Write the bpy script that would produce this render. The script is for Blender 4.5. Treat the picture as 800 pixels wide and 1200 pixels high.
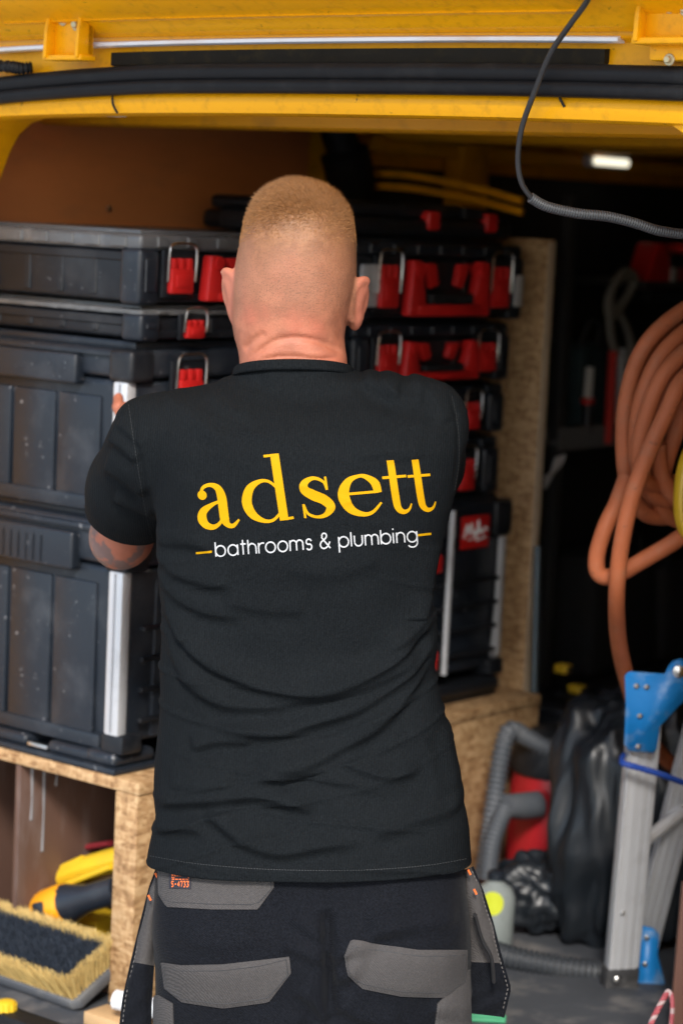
import bpy, bmesh, math, random
import numpy as np
from mathutils import Vector, Matrix
from mathutils.bvhtree import BVHTree
random.seed(7); rng = np.random.default_rng(7)
for o in list(bpy.data.objects): bpy.data.objects.remove(o)
scene = bpy.context.scene
COL = scene.collection

# ------------------------------------------------------------------ camera
F = 2800.0                                   # focal length in photo pixels (84 mm on 36 mm tall)
PITCH = math.atan(355 / 2800.0); ROLL = 0.047
CAM = np.array([0, 0, 1.75])
def _rx(a): c, s = math.cos(a), math.sin(a); return np.array([[1,0,0],[0,c,-s],[0,s,c]])
def _rz(a): c, s = math.cos(a), math.sin(a); return np.array([[c,-s,0],[s,c,0],[0,0,1]])
RC = _rx(math.pi/2 - PITCH) @ _rz(ROLL)
cd = bpy.data.cameras.new('camera'); cam = bpy.data.objects.new('camera', cd); COL.objects.link(cam)
cd.sensor_fit = 'VERTICAL'; cd.sensor_height = 36; cd.lens = F / 1200 * 36
cd.clip_start = 0.1; cd.clip_end = 2000
cam.matrix_world = Matrix([list(RC[i]) + [CAM[i]] for i in range(3)] + [[0,0,0,1]])
cd.dof.use_dof = True; cd.dof.focus_distance = 3.2; cd.dof.aperture_fstop = 3.4
scene.camera = cam
scene.render.resolution_x = 682; scene.render.resolution_y = 1024

# ------------------------------------------------------------------ sky, sun, exposure
SUN_EL, SUN_AZ = math.radians(37), math.radians(181)      # azimuth measured from +Y towards +X
w = bpy.data.worlds.new('World'); scene.world = w; w.use_nodes = True
nt = w.node_tree; bgn = nt.nodes['Background']
sk = nt.nodes.new('ShaderNodeTexSky'); sk.sky_type = 'NISHITA'; sk.sun_disc = False
sk.sun_elevation = SUN_EL; sk.sun_rotation = SUN_AZ; sk.air_density = 1.0; sk.dust_density = 1.2; sk.ozone_density = 1.0
nt.links.new(sk.outputs[0], bgn.inputs[0]); bgn.inputs[1].default_value = 0.13
sl = bpy.data.lights.new('sun', 'SUN'); sl.energy = 2.0; sl.angle = math.radians(11); sl.color = (1, .95, .88)
so = bpy.data.objects.new('sun', sl); COL.objects.link(so)
sd = Vector((math.sin(SUN_AZ)*math.cos(SUN_EL), math.cos(SUN_AZ)*math.cos(SUN_EL), math.sin(SUN_EL)))
so.rotation_euler = sd.to_track_quat('Z', 'Y').to_euler(); so.location = (0, -3, 6)
scene.view_settings.view_transform = 'Standard'; scene.view_settings.look = 'None'
scene.view_settings.gamma = 1; scene.view_settings.use_curve_mapping = False
scene.view_settings.exposure = 1.27

# ------------------------------------------------------------------ measuring helpers: photo pixel -> place
def ray(px, py): return RC @ np.array([(px-400)/F, -(py-600)/F, -1.0])
def at(px, py, D): d = ray(px, py); return CAM + d * (D / d[1])
A = math.radians(39)                                     # the van stands 39 degrees askew to the view
U = np.array([math.cos(A), -math.sin(A), 0]); Vd = np.array([math.sin(A), math.cos(A), 0]); C0 = np.array([-.28, 3.85, 0])
def van(u, v, z): return C0 + u*U + v*Vd + np.array([0, 0, z])
def loc(p): q = np.asarray(p) - C0; return np.array([q@U, q@Vd, q[2]])
def _on(px, py, n, d): r = ray(px, py); return loc(CAM + r * ((d - n@(CAM-C0)) / (n@r)))
def onu(px, py, u=0.): return _on(px, py, U, u)
def onv(px, py, v): return _on(px, py, Vd, v)
def onz(px, py, z): return _on(px, py, np.array([0,0,1.]), z)
def vat(px, py, D): return loc(at(px, py, D))

# ------------------------------------------------------------------ object helpers
def tag(o, label=None, cat=None, group=None, kind=None):
    if label: o['label'] = label
    if cat: o['category'] = cat
    if group: o['group'] = group
    if kind: o['kind'] = kind
    return o
def empty(name, p, rz=0, label=None, cat=None, group=None):
    o = bpy.data.objects.new(name, None); COL.objects.link(o); o.empty_display_size = .1
    o.location = p; o.rotation_euler = (0, 0, rz); return tag(o, label, cat, group)
def vthing(name, u, v, z, label, cat, group=None):       # a thing standing in the van, in van axes
    o = empty(name, van(u, v, z), -A, label, cat, group); o['o'] = (u, v, z); return o
def link_mesh(name, me, m, parent=None, smooth=False):
    if smooth:
        me.polygons.foreach_set('use_smooth', [True]*len(me.polygons))
    o = bpy.data.objects.new(name, me); COL.objects.link(o)
    if m: me.materials.append(m)
    if parent: o.parent = parent
    return o
def mk(name, verts, faces, m, parent=None, smooth=True):
    me = bpy.data.meshes.new(name); vv = np.asarray(verts, np.float32)
    fa = faces if isinstance(faces, list) else faces.tolist()
    ln = np.fromiter((len(f) for f in fa), np.int32, len(fa)); fl = np.fromiter((i for f in fa for i in f), np.int32, int(ln.sum()))
    me.vertices.add(len(vv)); me.vertices.foreach_set('co', vv.ravel()); me.loops.add(len(fl)); me.loops.foreach_set('vertex_index', fl)
    me.polygons.add(len(fa)); me.polygons.foreach_set('loop_start', np.concatenate([[0], np.cumsum(ln)[:-1]]).astype(np.int32))
    me.update(calc_edges=True); me.validate()
    return link_mesh(name, me, m, parent, smooth)
def crom(pts, n=8, closed=False):
    P = np.asarray(pts, float); N = len(P); out = []
    rngN = N if closed else N-1
    for i in range(rngN):
        if closed: p0, p1, p2, p3 = P[(i-1) % N], P[i], P[(i+1) % N], P[(i+2) % N]
        else: p0, p1, p2, p3 = P[max(i-1,0)], P[i], P[i+1], P[min(i+2,N-1)]
        for k in range(n):
            t = k/n
            out.append(.5*((2*p1)+(-p0+p2)*t+(2*p0-5*p1+4*p2-p3)*t*t+(-p0+3*p1-3*p2+p3)*t**3))
    if not closed: out.append(P[-1])
    return np.array(out)
class MB:
    def __init__(s): s.bm = bmesh.new()
    def _done(s, vs, M):
        if M is not None: bmesh.ops.transform(s.bm, matrix=M, verts=vs)
    def box(s, x0, x1, y0, y1, z0, z1, bev=.004, seg=2, M=None, top=None):
        P = [(x,y,z) for z in (z0,z1) for y in (y0,y1) for x in (x0,x1)]
        if top:                                          # shrink of the upper face: taper
            cx, cy = (x0+x1)/2, (y0+y1)/2
            P = P[:4] + [(cx+(p[0]-cx)*top[0], cy+(p[1]-cy)*top[1], p[2]) for p in P[4:]]
        v = [s.bm.verts.new(p) for p in P]
        fs = [s.bm.faces.new([v[i] for i in q]) for q in ((0,2,3,1),(4,5,7,6),(0,1,5,4),(2,6,7,3),(0,4,6,2),(1,3,7,5))]
        if bev:
            es = list({e for f in fs for e in f.edges})
            r = bmesh.ops.bevel(s.bm, geom=es, offset=bev, segments=seg, affect='EDGES', profile=.5)
            v = list({q for f in r['faces'] for q in f.verts} | {q for q in v if q.is_valid})
            # faces kept by bevel share these verts
        s._done([q for q in v if q.is_valid], M); return s
    def tube(s, pts, r, n=8, cap=True, closed=False, flat=1.0, M=None):
        P = np.asarray(pts, float); N = len(P)
        R = np.full(N, r) if np.isscalar(r) else np.asarray(r, float)
        T = np.gradient(P, axis=0)
        if closed: T = np.roll(P,-1,0) - np.roll(P,1,0)
        T /= np.linalg.norm(T, axis=1)[:,None] + 1e-12
        up = np.array([0,0,1.]) if abs(T[0][2]) < .9 else np.array([1.,0,0])
        a = np.cross(T[0], up); a /= np.linalg.norm(a); rings = []
        for i in range(N):
            a = a - T[i]*(a@T[i]); a /= np.linalg.norm(a); b = np.cross(T[i], a)
            rings.append([s.bm.verts.new(tuple(P[i]+R[i]*(math.cos(t)*a+flat*math.sin(t)*b))) for t in np.arange(n)*2*math.pi/n])
        for i in range(N if closed else N-1):
            q, p = rings[i], rings[(i+1) % N]
            for k in range(n): s.bm.faces.new((q[k], q[(k+1)%n], p[(k+1)%n], p[k]))
        if cap and not closed:
            s.bm.faces.new(rings[0][::-1]); s.bm.faces.new(rings[-1])
        s._done([v for g in rings for v in g], M); return s
    def prism(s, poly, axis, d0, d1, bev=0, M=None):     # polygon extruded along axis 0/1/2
        def put(p, d):
            q = list(p); q.insert(axis, d); return s.bm.verts.new(q)
        a = [put(p, d0) for p in poly]; b = [put(p, d1) for p in poly]; n = len(a)
        f = [s.bm.faces.new(a), s.bm.faces.new(b[::-1])]
        for i in range(n): f.append(s.bm.faces.new((a[(i+1)%n], a[i], b[i], b[(i+1)%n])))
        bmesh.ops.recalc_face_normals(s.bm, faces=f); vs = a+b
        if bev:
            r = bmesh.ops.bevel(s.bm, geom=list({e for q in f for e in q.edges}), offset=bev, segments=2, affect='EDGES', profile=.5)
            vs = list({q for q2 in r['faces'] for q in q2.verts} | {q for q in vs if q.is_valid})
        s._done(vs, M); return s
    def lathe(s, prof, n=20, M=None):                    # (r, z) profile about Z
        rings = [[s.bm.verts.new((r*math.cos(t), r*math.sin(t), z)) for t in np.arange(n)*2*math.pi/n] for r, z in prof]
        for q, p in zip(rings, rings[1:]):
            for k in range(n): s.bm.faces.new((q[k], q[(k+1)%n], p[(k+1)%n], p[k]))
        s.bm.faces.new(rings[0][::-1]); s.bm.faces.new(rings[-1])
        s._done([v for g in rings for v in g], M); return s
    def build(s, name, m, parent=None, smooth=True, sharp=35):
        me = bpy.data.meshes.new(name); s.bm.normal_update(); s.bm.to_mesh(me); s.bm.free()
        o = link_mesh(name, me, m, parent, smooth)
        if smooth and sharp: me.set_sharp_from_angle(angle=math.radians(sharp))
        return o
def T(x, y, z): return Matrix.Translation((x, y, z))
def Rm(a, ax): return Matrix.Rotation(a, 4, ax)
def axis_to(p, q):                                       # matrix taking +Z at origin to segment p->q
    p, q = Vector(p), Vector(q); return Matrix.Translation(p) @ (q-p).to_track_quat('Z','Y').to_matrix().to_4x4()

# ------------------------------------------------------------------ materials
MATS = {}
def mat(name, col, rough=.5, metal=0, var=.12, vscale=6, bump=0, bscale=80, coat=0, dirt=0, dcol=(.25,.23,.2), dscale=9, sheen=0, spec=.5, rvar=.12, trans=0, sss=0, stretch=(1,1,1), specks=0, scol=(.2,.2,.2), sscale=60, sthr=.64):
    if name in MATS: return MATS[name]
    m = bpy.data.materials.new(name); m.use_nodes = True; nt = m.node_tree; N, L = nt.nodes, nt.links
    b = N['Principled BSDF']; b.inputs['Metallic'].default_value = metal
    b.inputs['Coat Weight'].default_value = coat; b.inputs['Coat Roughness'].default_value = .12
    b.inputs['Sheen Weight'].default_value = sheen; b.inputs['Specular IOR Level'].default_value = spec
    b.inputs['Transmission Weight'].default_value = trans
    if sss: b.inputs['Subsurface Weight'].default_value = sss; b.inputs['Subsurface Radius'].default_value = (.01,.004,.002); b.inputs['Subsurface Scale'].default_value = 1
    tc = N.new('ShaderNodeTexCoord'); mp = N.new('ShaderNodeMapping'); L.new(tc.outputs['Object'], mp.inputs[0]); mp.inputs['Scale'].default_value = stretch
    def noise(sc, det=5):
        n = N.new('ShaderNodeTexNoise'); n.inputs['Scale'].default_value = sc; n.inputs['Detail'].default_value = det; n.inputs['Roughness'].default_value = .62
        L.new(mp.outputs[0], n.inputs[0]); return n
    n1 = noise(vscale); hi = [min(1, c*(1+var)) for c in col]; lo = [c*(1-var) for c in col]
    mx = N.new('ShaderNodeMix'); mx.data_type = 'RGBA'; mx.inputs[6].default_value = (*lo,1); mx.inputs[7].default_value = (*hi,1)
    L.new(n1.outputs[0], mx.inputs[0]); out = mx.outputs[2]; m['_c'] = 1
    if dirt:
        n2 = noise(dscale, 9); rp = N.new('ShaderNodeValToRGB'); rp.color_ramp.elements[0].position = .52; rp.color_ramp.elements[1].position = .78
        rp.color_ramp.elements[1].color = (dirt,)*3 + (1,)
        L.new(n2.outputs[0], rp.inputs[0]); m2 = N.new('ShaderNodeMix'); m2.data_type = 'RGBA'
        L.new(rp.outputs[0], m2.inputs[0]); L.new(out, m2.inputs[6]); m2.inputs[7].default_value = (*dcol,1); out = m2.outputs[2]
    if specks:
        n5 = noise(sscale, 7); r5 = N.new('ShaderNodeValToRGB'); r5.color_ramp.elements[0].position = sthr; r5.color_ramp.elements[1].position = sthr+.05; r5.color_ramp.elements[1].color = (specks,)*3+(1,)
        L.new(n5.outputs[0], r5.inputs[0]); m5 = N.new('ShaderNodeMix'); m5.data_type = 'RGBA'; L.new(r5.outputs[0], m5.inputs[0]); L.new(out, m5.inputs[6]); m5.inputs[7].default_value = (*scol,1); out = m5.outputs[2]
    L.new(out, b.inputs['Base Color'])
    mr = N.new('ShaderNodeMapRange'); mr.inputs[3].default_value = max(.02, rough-rvar); mr.inputs[4].default_value = min(1, rough+rvar)
    n3 = noise(vscale*2.3); L.new(n3.outputs[0], mr.inputs[0]); L.new(mr.outputs[0], b.inputs['Roughness'])
    if bump:
        n4 = noise(bscale, 6); bp = N.new('ShaderNodeBump'); bp.inputs['Strength'].default_value = bump; bp.inputs['Distance'].default_value = .002
        L.new(n4.outputs[0], bp.inputs['Height']); L.new(bp.outputs[0], b.inputs['Normal'])
    MATS[name] = m; return m
YEL = mat('van yellow paint', (.80,.36,.001), .38, var=.08, vscale=3, coat=.08, spec=.25, dirt=.4, dcol=(.26,.12,.01), dscale=55, bump=.05, specks=.85, scol=(.09,.045,.008), sscale=42, sthr=.66)
YELD = mat('van yellow inner paint', (.70,.31,.004), .45, spec=.25, var=.16, vscale=3, dirt=.55, dcol=(.12,.07,.03), dscale=14)
RUB = mat('black rubber', (.007,.007,.008), .55, spec=.22, dirt=.22, dcol=(.055,.054,.052), dscale=22, bump=.15, bscale=60)
BLK = mat('black moulded plastic', (.0072,.0088,.0120), .46, spec=.35, var=.25, vscale=8, dirt=.35, dcol=(.06,.062,.066), dscale=11, bump=.12, bscale=240, specks=.5, scol=(.16,.16,.165), sscale=90, sthr=.655)
BLK2 = mat('charcoal moulded plastic', (.0098,.0136,.0200), .42, spec=.4, var=.25, vscale=5, dirt=.5, dcol=(.075,.080,.090), dscale=8, bump=.15, bscale=200, specks=.7, scol=(.20,.20,.21), sscale=85, sthr=.65)
LID = mat('scuffed grey clear lid', (.095,.097,.10), .3, var=.35, vscale=10, dirt=.5, dcol=(.3,.29,.28), dscale=16, stretch=(1,1,1))
RED = mat('red plastic', (.52,.014,.013), .38, var=.16, vscale=9, dirt=.3, dcol=(.12,.02,.02), dscale=12)
ALU = mat('brushed aluminium', (.56,.57,.59), .40, metal=.35, var=.10, vscale=14, dirt=.4, dcol=(.24,.23,.22), dscale=20, bump=.1, bscale=140)
WIRE = mat('steel wire', (.6,.59,.57), .3, metal=1, var=.1)
WHITE = mat('white print', (.72,.72,.70), .6, var=.05)
PLY = mat('reddish brown plywood lining', (.56,.195,.062), .55, var=.35, vscale=2.2, dirt=.35, dcol=(.20,.12,.075), dscale=6, bump=.15, bscale=30, stretch=(1,1,3))
PLYD = mat('brown painted plywood', (.085,.045,.032), .6, var=.3, vscale=3, dirt=.45, dcol=(.2,.17,.16), dscale=9, bump=.15, stretch=(3,3,.6))
def osb_mat():
    m = bpy.data.materials.new('oriented strand board'); m.use_nodes = True; nt = m.node_tree; N, L = nt.nodes, nt.links; b = N['Principled BSDF']
    tc = N.new('ShaderNodeTexCoord'); cols = []
    def vor(rot, sc):
        mp = N.new('ShaderNodeMapping'); mp.inputs['Rotation'].default_value = rot; mp.inputs['Scale'].default_value = sc
        L.new(tc.outputs['Object'], mp.inputs[0]); v = N.new('ShaderNodeTexVoronoi'); v.inputs['Scale'].default_value = 1; v.inputs['Randomness'].default_value = 1
        L.new(mp.outputs[0], v.inputs[0]); return v
    a = vor((.4,.5,.3), (55,80,190)); c = vor((.9,-.4,1.2), (170,70,80))
    sa = N.new('ShaderNodeSeparateColor'); L.new(a.outputs['Color'], sa.inputs[0]); sc = N.new('ShaderNodeSeparateColor'); L.new(c.outputs['Color'], sc.inputs[0])
    ad = N.new('ShaderNodeMath'); ad.operation = 'MULTIPLY_ADD'; L.new(sa.outputs[0], ad.inputs[0]); ad.inputs[1].default_value = .55
    ml = N.new('ShaderNodeMath'); ml.operation = 'MULTIPLY'; L.new(sc.outputs[0], ml.inputs[0]); ml.inputs[1].default_value = .45; L.new(ml.outputs[0], ad.inputs[2])
    rp = N.new('ShaderNodeValToRGB'); e = rp.color_ramp.elements; e[0].position = .1; e[0].color = (.20,.105,.042,1); e[1].position = .9; e[1].color = (.47,.31,.16,1)
    k = e.new(.45); k.color = (.34,.20,.09,1)
    L.new(ad.outputs[0], rp.inputs[0])
    nz = N.new('ShaderNodeTexNoise'); nz.inputs['Scale'].default_value = 90; nz.inputs['Detail'].default_value = 6; L.new(tc.outputs['Object'], nz.inputs[0])
    mx = N.new('ShaderNodeMix'); mx.data_type = 'RGBA'; mx.blend_type = 'MULTIPLY'; mx.inputs[0].default_value = .5; L.new(rp.outputs[0], mx.inputs[6]); L.new(nz.outputs[0], mx.inputs[7])
    g = N.new('ShaderNodeMix'); g.data_type = 'RGBA'; g.blend_type = 'ADD'; g.inputs[0].default_value = .3; L.new(mx.outputs[2], g.inputs[6]); L.new(rp.outputs[0], g.inputs[7])
    L.new(g.outputs[2], b.inputs['Base Color']); b.inputs['Roughness'].default_value = .7
    bp = N.new('ShaderNodeBump'); bp.inputs['Strength'].default_value = .25; bp.inputs['Distance'].default_value = .002; L.new(ad.outputs[0], bp.inputs['Height']); L.new(bp.outputs[0], b.inputs['Normal'])
    return m
OSB = osb_mat()
DARKFLOOR = mat('grey worn ply van floor', (.044,.048,.056), .6, var=.3, vscale=5, dirt=.6, dcol=(.24,.22,.2), dscale=10, bump=.3, bscale=60)

# ================================================================== ground
b = MB(); b.bm.verts.new; 
gnd = mk('ground', [(-600,-600,0),(600,-600,0),(600,600,0),(-600,600,0)], [(0,1,2,3)],
   mat('pale worn concrete yard', (.43,.425,.415), .85, var=.2, vscale=.8, dirt=.35, dcol=(.30,.285,.26), dscale=3, bump=.4, bscale=60), None, False)
tag(gnd, kind='structure')

# ================================================================== the van
FLZ = .445                                              # load floor height
VR = -.22                                               # rear opening plane (v)
WL, WR = -.47, 1.28                                     # inner faces of the side walls (u)
vanT = vthing('van', .4, 0, 0, 'yellow panel van seen through its open tailgate, load space full of tools', 'van')
def VM(): return MB()
def vbuild(b, name, m, parent=None, **k):               # geometry given in absolute van coordinates
    bmesh.ops.translate(b.bm, vec=(-.4, 0, 0), verts=b.bm.verts)
    return b.build(name, m, parent or vanT, **k)
def arch(u): return -.016*min(1.6, abs((u-.52)/.82))**2.6
US = np.linspace(-.60, 1.42, 60)
def sweep(prof, name, m, us=US, parent=None, f=arch, closed=True):   # (v,z) profile swept across the van's width
    vs, fs = [], []; n = len(prof)
    for u in us:
        for v, z in prof: vs.append((u-.4, v, z+f(u)))
    for i in range(len(us)-1):
        for k in range(n if closed else n-1):
            a, c = i*n+k, i*n+(k+1)%n; fs.append((a, c, c+n, a+n))
    if closed: fs += [tuple(range(n))[::-1], tuple(range((len(us)-1)*n, len(us)*n))]
    o = mk(name, vs, fs, m, parent or vanT, True)
    bm = bmesh.new(); bm.from_mesh(o.data); bmesh.ops.recalc_face_normals(bm, faces=bm.faces); bm.to_mesh(o.data); bm.free()
    o.data.set_sharp_from_angle(angle=math.radians(40)); return o
def Z(py, v, px=400): return onv(px, py, v)[2]
# floor, walls, roof
b = VM(); b.box(WL-.05, WR+.05, VR+.0, 3.0, FLZ-.03, FLZ, .003); vbuild(b, 'load_floor', DARKFLOOR)
b = VM(); b.box(WL-.05, WR+.05, VR-.05, VR-.003, FLZ-.10, FLZ+.004, .008); vbuild(b, 'sill_trim', RUB)
b = VM(); b.box(WL-.09, WL, VR+.13, 3.0, FLZ-.25, 1.98, .01); vbuild(b, 'side_wall', YELD)
b = VM(); b.box(WR, WR+.09, VR+.13, 3.0, FLZ-.25, 1.98, .01); vbuild(b, 'side_wall', YELD)
b = VM(); b.box(WL-.09, WR+.09, 3.0, 3.06, .3, 2.0, .01); vbuild(b, 'bulkhead', mat('dark grey bulkhead', (.04,.04,.042), .6))
b = VM(); b.box(WL-.09, WR+.09, VR+.12, 3.05, 1.985, 2.03, .01); vbuild(b, 'roof', YELD)
for v0, zz in ((.12, 1.872), (.62, 1.905), (1.05, 1.89), (1.75, 1.90)):
    b = VM(); b.box(WL, WR, v0, v0+.09, zz, 1.984, .012); vbuild(b, 'roof_bow', YELD)
# black roof lining between the bows
b = VM(); b.box(WL+.02, WR-.02, .22, .61, 1.962, 1.98, .005); vbuild(b, 'roof_lining', mat('black lining cloth', (.012,.012,.013), .9))
b = VM(); b.box(WL+.02, WR-.02, 1.145, 1.745, 1.962, 1.98, .005); vbuild(b, 'roof_lining', MATS['black lining cloth'])
b = VM(); b.box(WL+.02, WR-.02, .72, 1.045, 1.962, 1.98, .005); vbuild(b, 'roof_lining', MATS['black lining cloth'])
b = VM(); b.box(WL+.02, WR-.02, 1.845, 2.99, 1.962, 1.98, .005); vbuild(b, 'roof_lining', MATS['black lining cloth'])
# outer skin, bumper
b = VM(); b.box(WL-.15, WL-.092, VR+.02, 4.2, .30, 1.95, .03); vbuild(b, 'outer_panel', YEL)
b = VM(); b.box(WR+.092, WR+.15, VR+.02, 4.2, .30, 1.95, .03); vbuild(b, 'outer_panel', YEL)
b = VM(); b.box(WL-.16, WR+.16, VR-.10, VR+.06, .24, FLZ-.105, .03, 3); vbuild(b, 'bumper', mat('dark bumper plastic', (.03,.03,.032), .55, bump=.2))
for u0 in (WL-.09, WR-.14):
    b = VM(); b.tube([(u0, .7, .31), (u0+.22, .7, .31)], .31, 28); vbuild(b, 'wheel', RUB)
# rear header: lip, channel, vents, seal
z_tail, z_vent0, z_vent1 = Z(50, VR), Z(57, VR), Z(75, VR)
z_seal0, z_seal1, z_lip = Z(76, VR), Z(111, VR), Z(134, VR)
sweep([(VR-.012, Z(41,VR)), (VR-.016, Z(46,VR)), (VR-.002, z_tail), (VR+.002, Z(60,VR)), (VR-.004, Z(80,VR)), (VR, Z(100,VR)),
       (VR-.006, Z(110,VR)), (VR-.010, Z(122,VR)), (VR-.004, z_lip), (VR+.01, z_lip-.004), (VR+.10, z_lip+.002), (VR+.13, z_lip+.03), (VR+.16, 1.985), (VR+.10, 2.02), (VR+.02, 2.02)], 'roof_header', YEL)
sweep([(VR-.022, Z(46.0,VR)), (VR-.018, Z(44.0,VR)), (VR-.006, Z(44.6,VR)), (VR-.004, Z(51,VR)), (VR-.015, Z(51.8,VR)), (VR-.021, Z(49.8,VR))], 'gutter_glint',
      mat('painted gutter highlight', (.74,.76,.80), .18, coat=.6, var=.15, vscale=4, dirt=.5, dcol=(.55,.26,.02), dscale=5), us=np.linspace(-.55,.965,50))  # pale colour stands in for sky reflected along the gutter edge
uv0, uv1 = onv(137, 66, VR)[0], onv(714, 66, VR)[0]
sweep([(VR-.012, z_vent0-.001), (VR-.012, z_vent1+.001), (VR-.001, z_vent1), (VR-.001, z_vent0)], 'vent_strip',
      mat('dusty black vent strip', (.012,.010,.007), .8, spec=.15, dirt=.4, dcol=(.06,.042,.012), dscale=40, bump=.4), us=np.linspace(uv0, uv1, 30))
# double rubber seal: two soft tubes and a web
def sealf(u): return arch(u) + (-.016*max(0, (.20-u)/.5)**1.5)
hs = (z_seal0 - z_seal1)
for nm, frac, rr in (('seal', .26, .30), ('seal', .74, .27)):
    zc = z_seal0 - hs*frac; r = hs*rr
    sweep([(VR-.020+math.cos(t)*r*1.0, zc+math.sin(t)*r) for t in np.arange(12)*2*math.pi/12], nm, RUB, f=sealf)
sweep([(VR-.020, z_seal0-hs*.1), (VR-.020, z_seal1+hs*.1), (VR-.004, z_seal1+hs*.1), (VR-.004, z_seal0-hs*.1)], 'seal_web', RUB, f=sealf)
# panel joints in the lip (short dark gaps)
for px, py in ((141, 122), (663, 113)):
    p = onv(px, py, VR); b = VM(); b.tube(crom([(p[0]-.004, VR-.013, p[2]+.018),(p[0]-.001,VR-.0145,p[2]),(p[0]+.005, VR-.010, p[2]-.014)]), .0018, 6); vbuild(b, 'seam_gap', RUB)
# tailgate standing open overhead
zt = Z(46, VR)
tg = sweep([(VR-.014, zt+.006), (VR-.020, Z(36,VR-.02)), (VR-.030, Z(33,VR-.03)), (VR-.034, Z(28,VR-.034)), (VR-.07, Z(10,VR-.07)), (VR-.13, Z(-16,VR-.13)), (VR-.30, 2.20), (VR-.85, 2.62), (VR-1.10, 2.80),
       (VR-1.10, 2.83), (VR-.8, 2.65), (VR-.2, 2.21), (VR-.03, zt+.06)], 'tailgate', YEL, f=lambda u: 0.45*arch(u))
sweep([(VR-.040, Z(24,VR-.04)), (VR-.046, Z(21,VR-.046)), (VR-.060, Z(17.5,VR-.06)), (VR-.058, Z(14,VR-.058)), (VR-.045, Z(19,VR-.045))], 'pressed_rib', YEL, us=np.linspace(-.12,.93,40), f=lambda u: 0.45*arch(u), parent=tg)
def bolt(b, u, v, z, r):
    M = T(u, v, z) @ Rm(math.pi/2, 'X')
    b.lathe([(r*1.5, 0), (r*1.5, .0012), (r*1.35,.002)], 16, M); b.lathe([(r, .002), (r, .006), (r*.8, .0075)], 6, M)
def hinge(px0, px1, py0, py1, bolts, v):
    a = onv(px0, py1, v); c = onv(px1, py0, v)
    o = empty('hinge', (0,0,0)); o.parent = tg; del_b = MB()
    z1, z0, u0, u1 = c[2], a[2], a[0], c[0]
    b = MB(); b.box(u0, u1, v-.004, v+.010, z0, z1, .003)
    for uu in (u0, u1-.007): b.prism([(v-.016, z1), (v+.01, z1), (v+.01, z0-.006), (v-.024, z0-.004), (v-.022, (z0+z1)/2)], 0, uu, uu+.007, .002)
    b.box(u0-.004, u1+.004, v-.020, v+.012, z0-.007, z0+.001, .002)
    bmesh.ops.translate(b.bm, vec=(-.4,0,0), verts=b.bm.verts); hb = b.build('hinge', YEL, tg)
    bpy.data.objects.remove(o)
    for px, py in bolts:
        p = onv(px, py, v); b = MB(); bolt(b, p[0]-.4, v-.005, p[2], .0066); b.build('bolt', mat('yellowed steel bolt', (.50,.42,.26), .32, metal=.6, var=.4, vscale=90), tg)
hinge(63, 106, 9, 66, ((77, 23), (93, 29)), VR-.045)
hinge(752, 830, -14, 46, ((768, 2), (787, 7), (806, 10)), VR-.045)
p = onv(784, 62, VR-.03); b = VM(); b.box(p[0]-.024, p[0]+.05, VR-.04, VR-.012, p[2]-.010, p[2]+.012, .004); vbuild(b, 'catch_plate', YEL)
b = VM(); bolt(b, onv(784,70,VR-.04)[0], VR-.0405, onv(784,70,VR-.04)[2], .005); vbuild(b, 'bolt', MATS['yellowed steel bolt'])
# rear pillars with rounded corner
def pillar(us, inner, name):
    b = VM(); b.prism([(u, z) for u, z in inner], 1, VR+.004, VR+.14, .004); vbuild(b, name, YEL)
zc = z_lip - .012
curve = [(-.20, zc+.012), (-.262, zc-.004), (-.290, zc-.022), (-.312, zc-.052), (-.335, zc-.10), (-.36, zc-.2), (-.39, 1.5), (-.42, 1.2), (-.44, .8), (-.44, FLZ-.02)]
pillar(None, curve + [(-.62, FLZ-.02), (-.62, 1.93), (-.20, 1.96)], 'rear_pillar')
curve = [(1.02, zc+.012), (1.08, zc-.02), (1.12, zc-.08), (1.16, zc-.2), (1.22, 1.2), (1.25, FLZ-.02)]
pillar(None, [(1.02,1.96),(1.43,1.93),(1.43,FLZ-.02)] + curve[::-1], 'rear_pillar')
# plywood lining on the left wall, top half shows above the cases
e = onu(363, 155, WL+.01)[1]
b = VM(); b.box(WL+.001, WL+.012, -.05, e, .95, 1.955, .002); vbuild(b, 'plywood_lining', PLY)
for vv, zz in ((.08,1.92),(.30,1.90),(.55,1.92),(.78,1.90),(.30,1.73),(.74,1.74)):
    b = VM(); b.lathe([(.006,0),(.006,.0015),(.003,.003)], 10, T(WL+.0122, vv, zz) @ Rm(math.pi/2,'Y')); vbuild(b, 'screw', WIRE)
# black padded cover at the end of the lining and the dark gap behind
b = VM(); b.tube(crom([(WL+.05, e+.02, 1.93), (WL+.06, e+.05, 1.86), (WL+.05, e+.09, 1.78), (WL+.04, e+.10, 1.6)]), [.035]*8+[.05]*8+[.045]*9, 12); vbuild(b, 'wiring_sleeve', RUB)
# yellow cant rail high on the left wall
b = VM(); b.box(WL+.002, WL+.05, e+.16, 2.99, 1.865, 1.90, .012, 3); vbuild(b, 'cant_rail', YELD)
for vv in (e+.45,): 
    b = VM(); b.box(WL+.002, WL+.06, vv, vv+.10, FLZ, 1.95, .012, 2); vbuild(b, 'wall_post', YELD)
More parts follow.
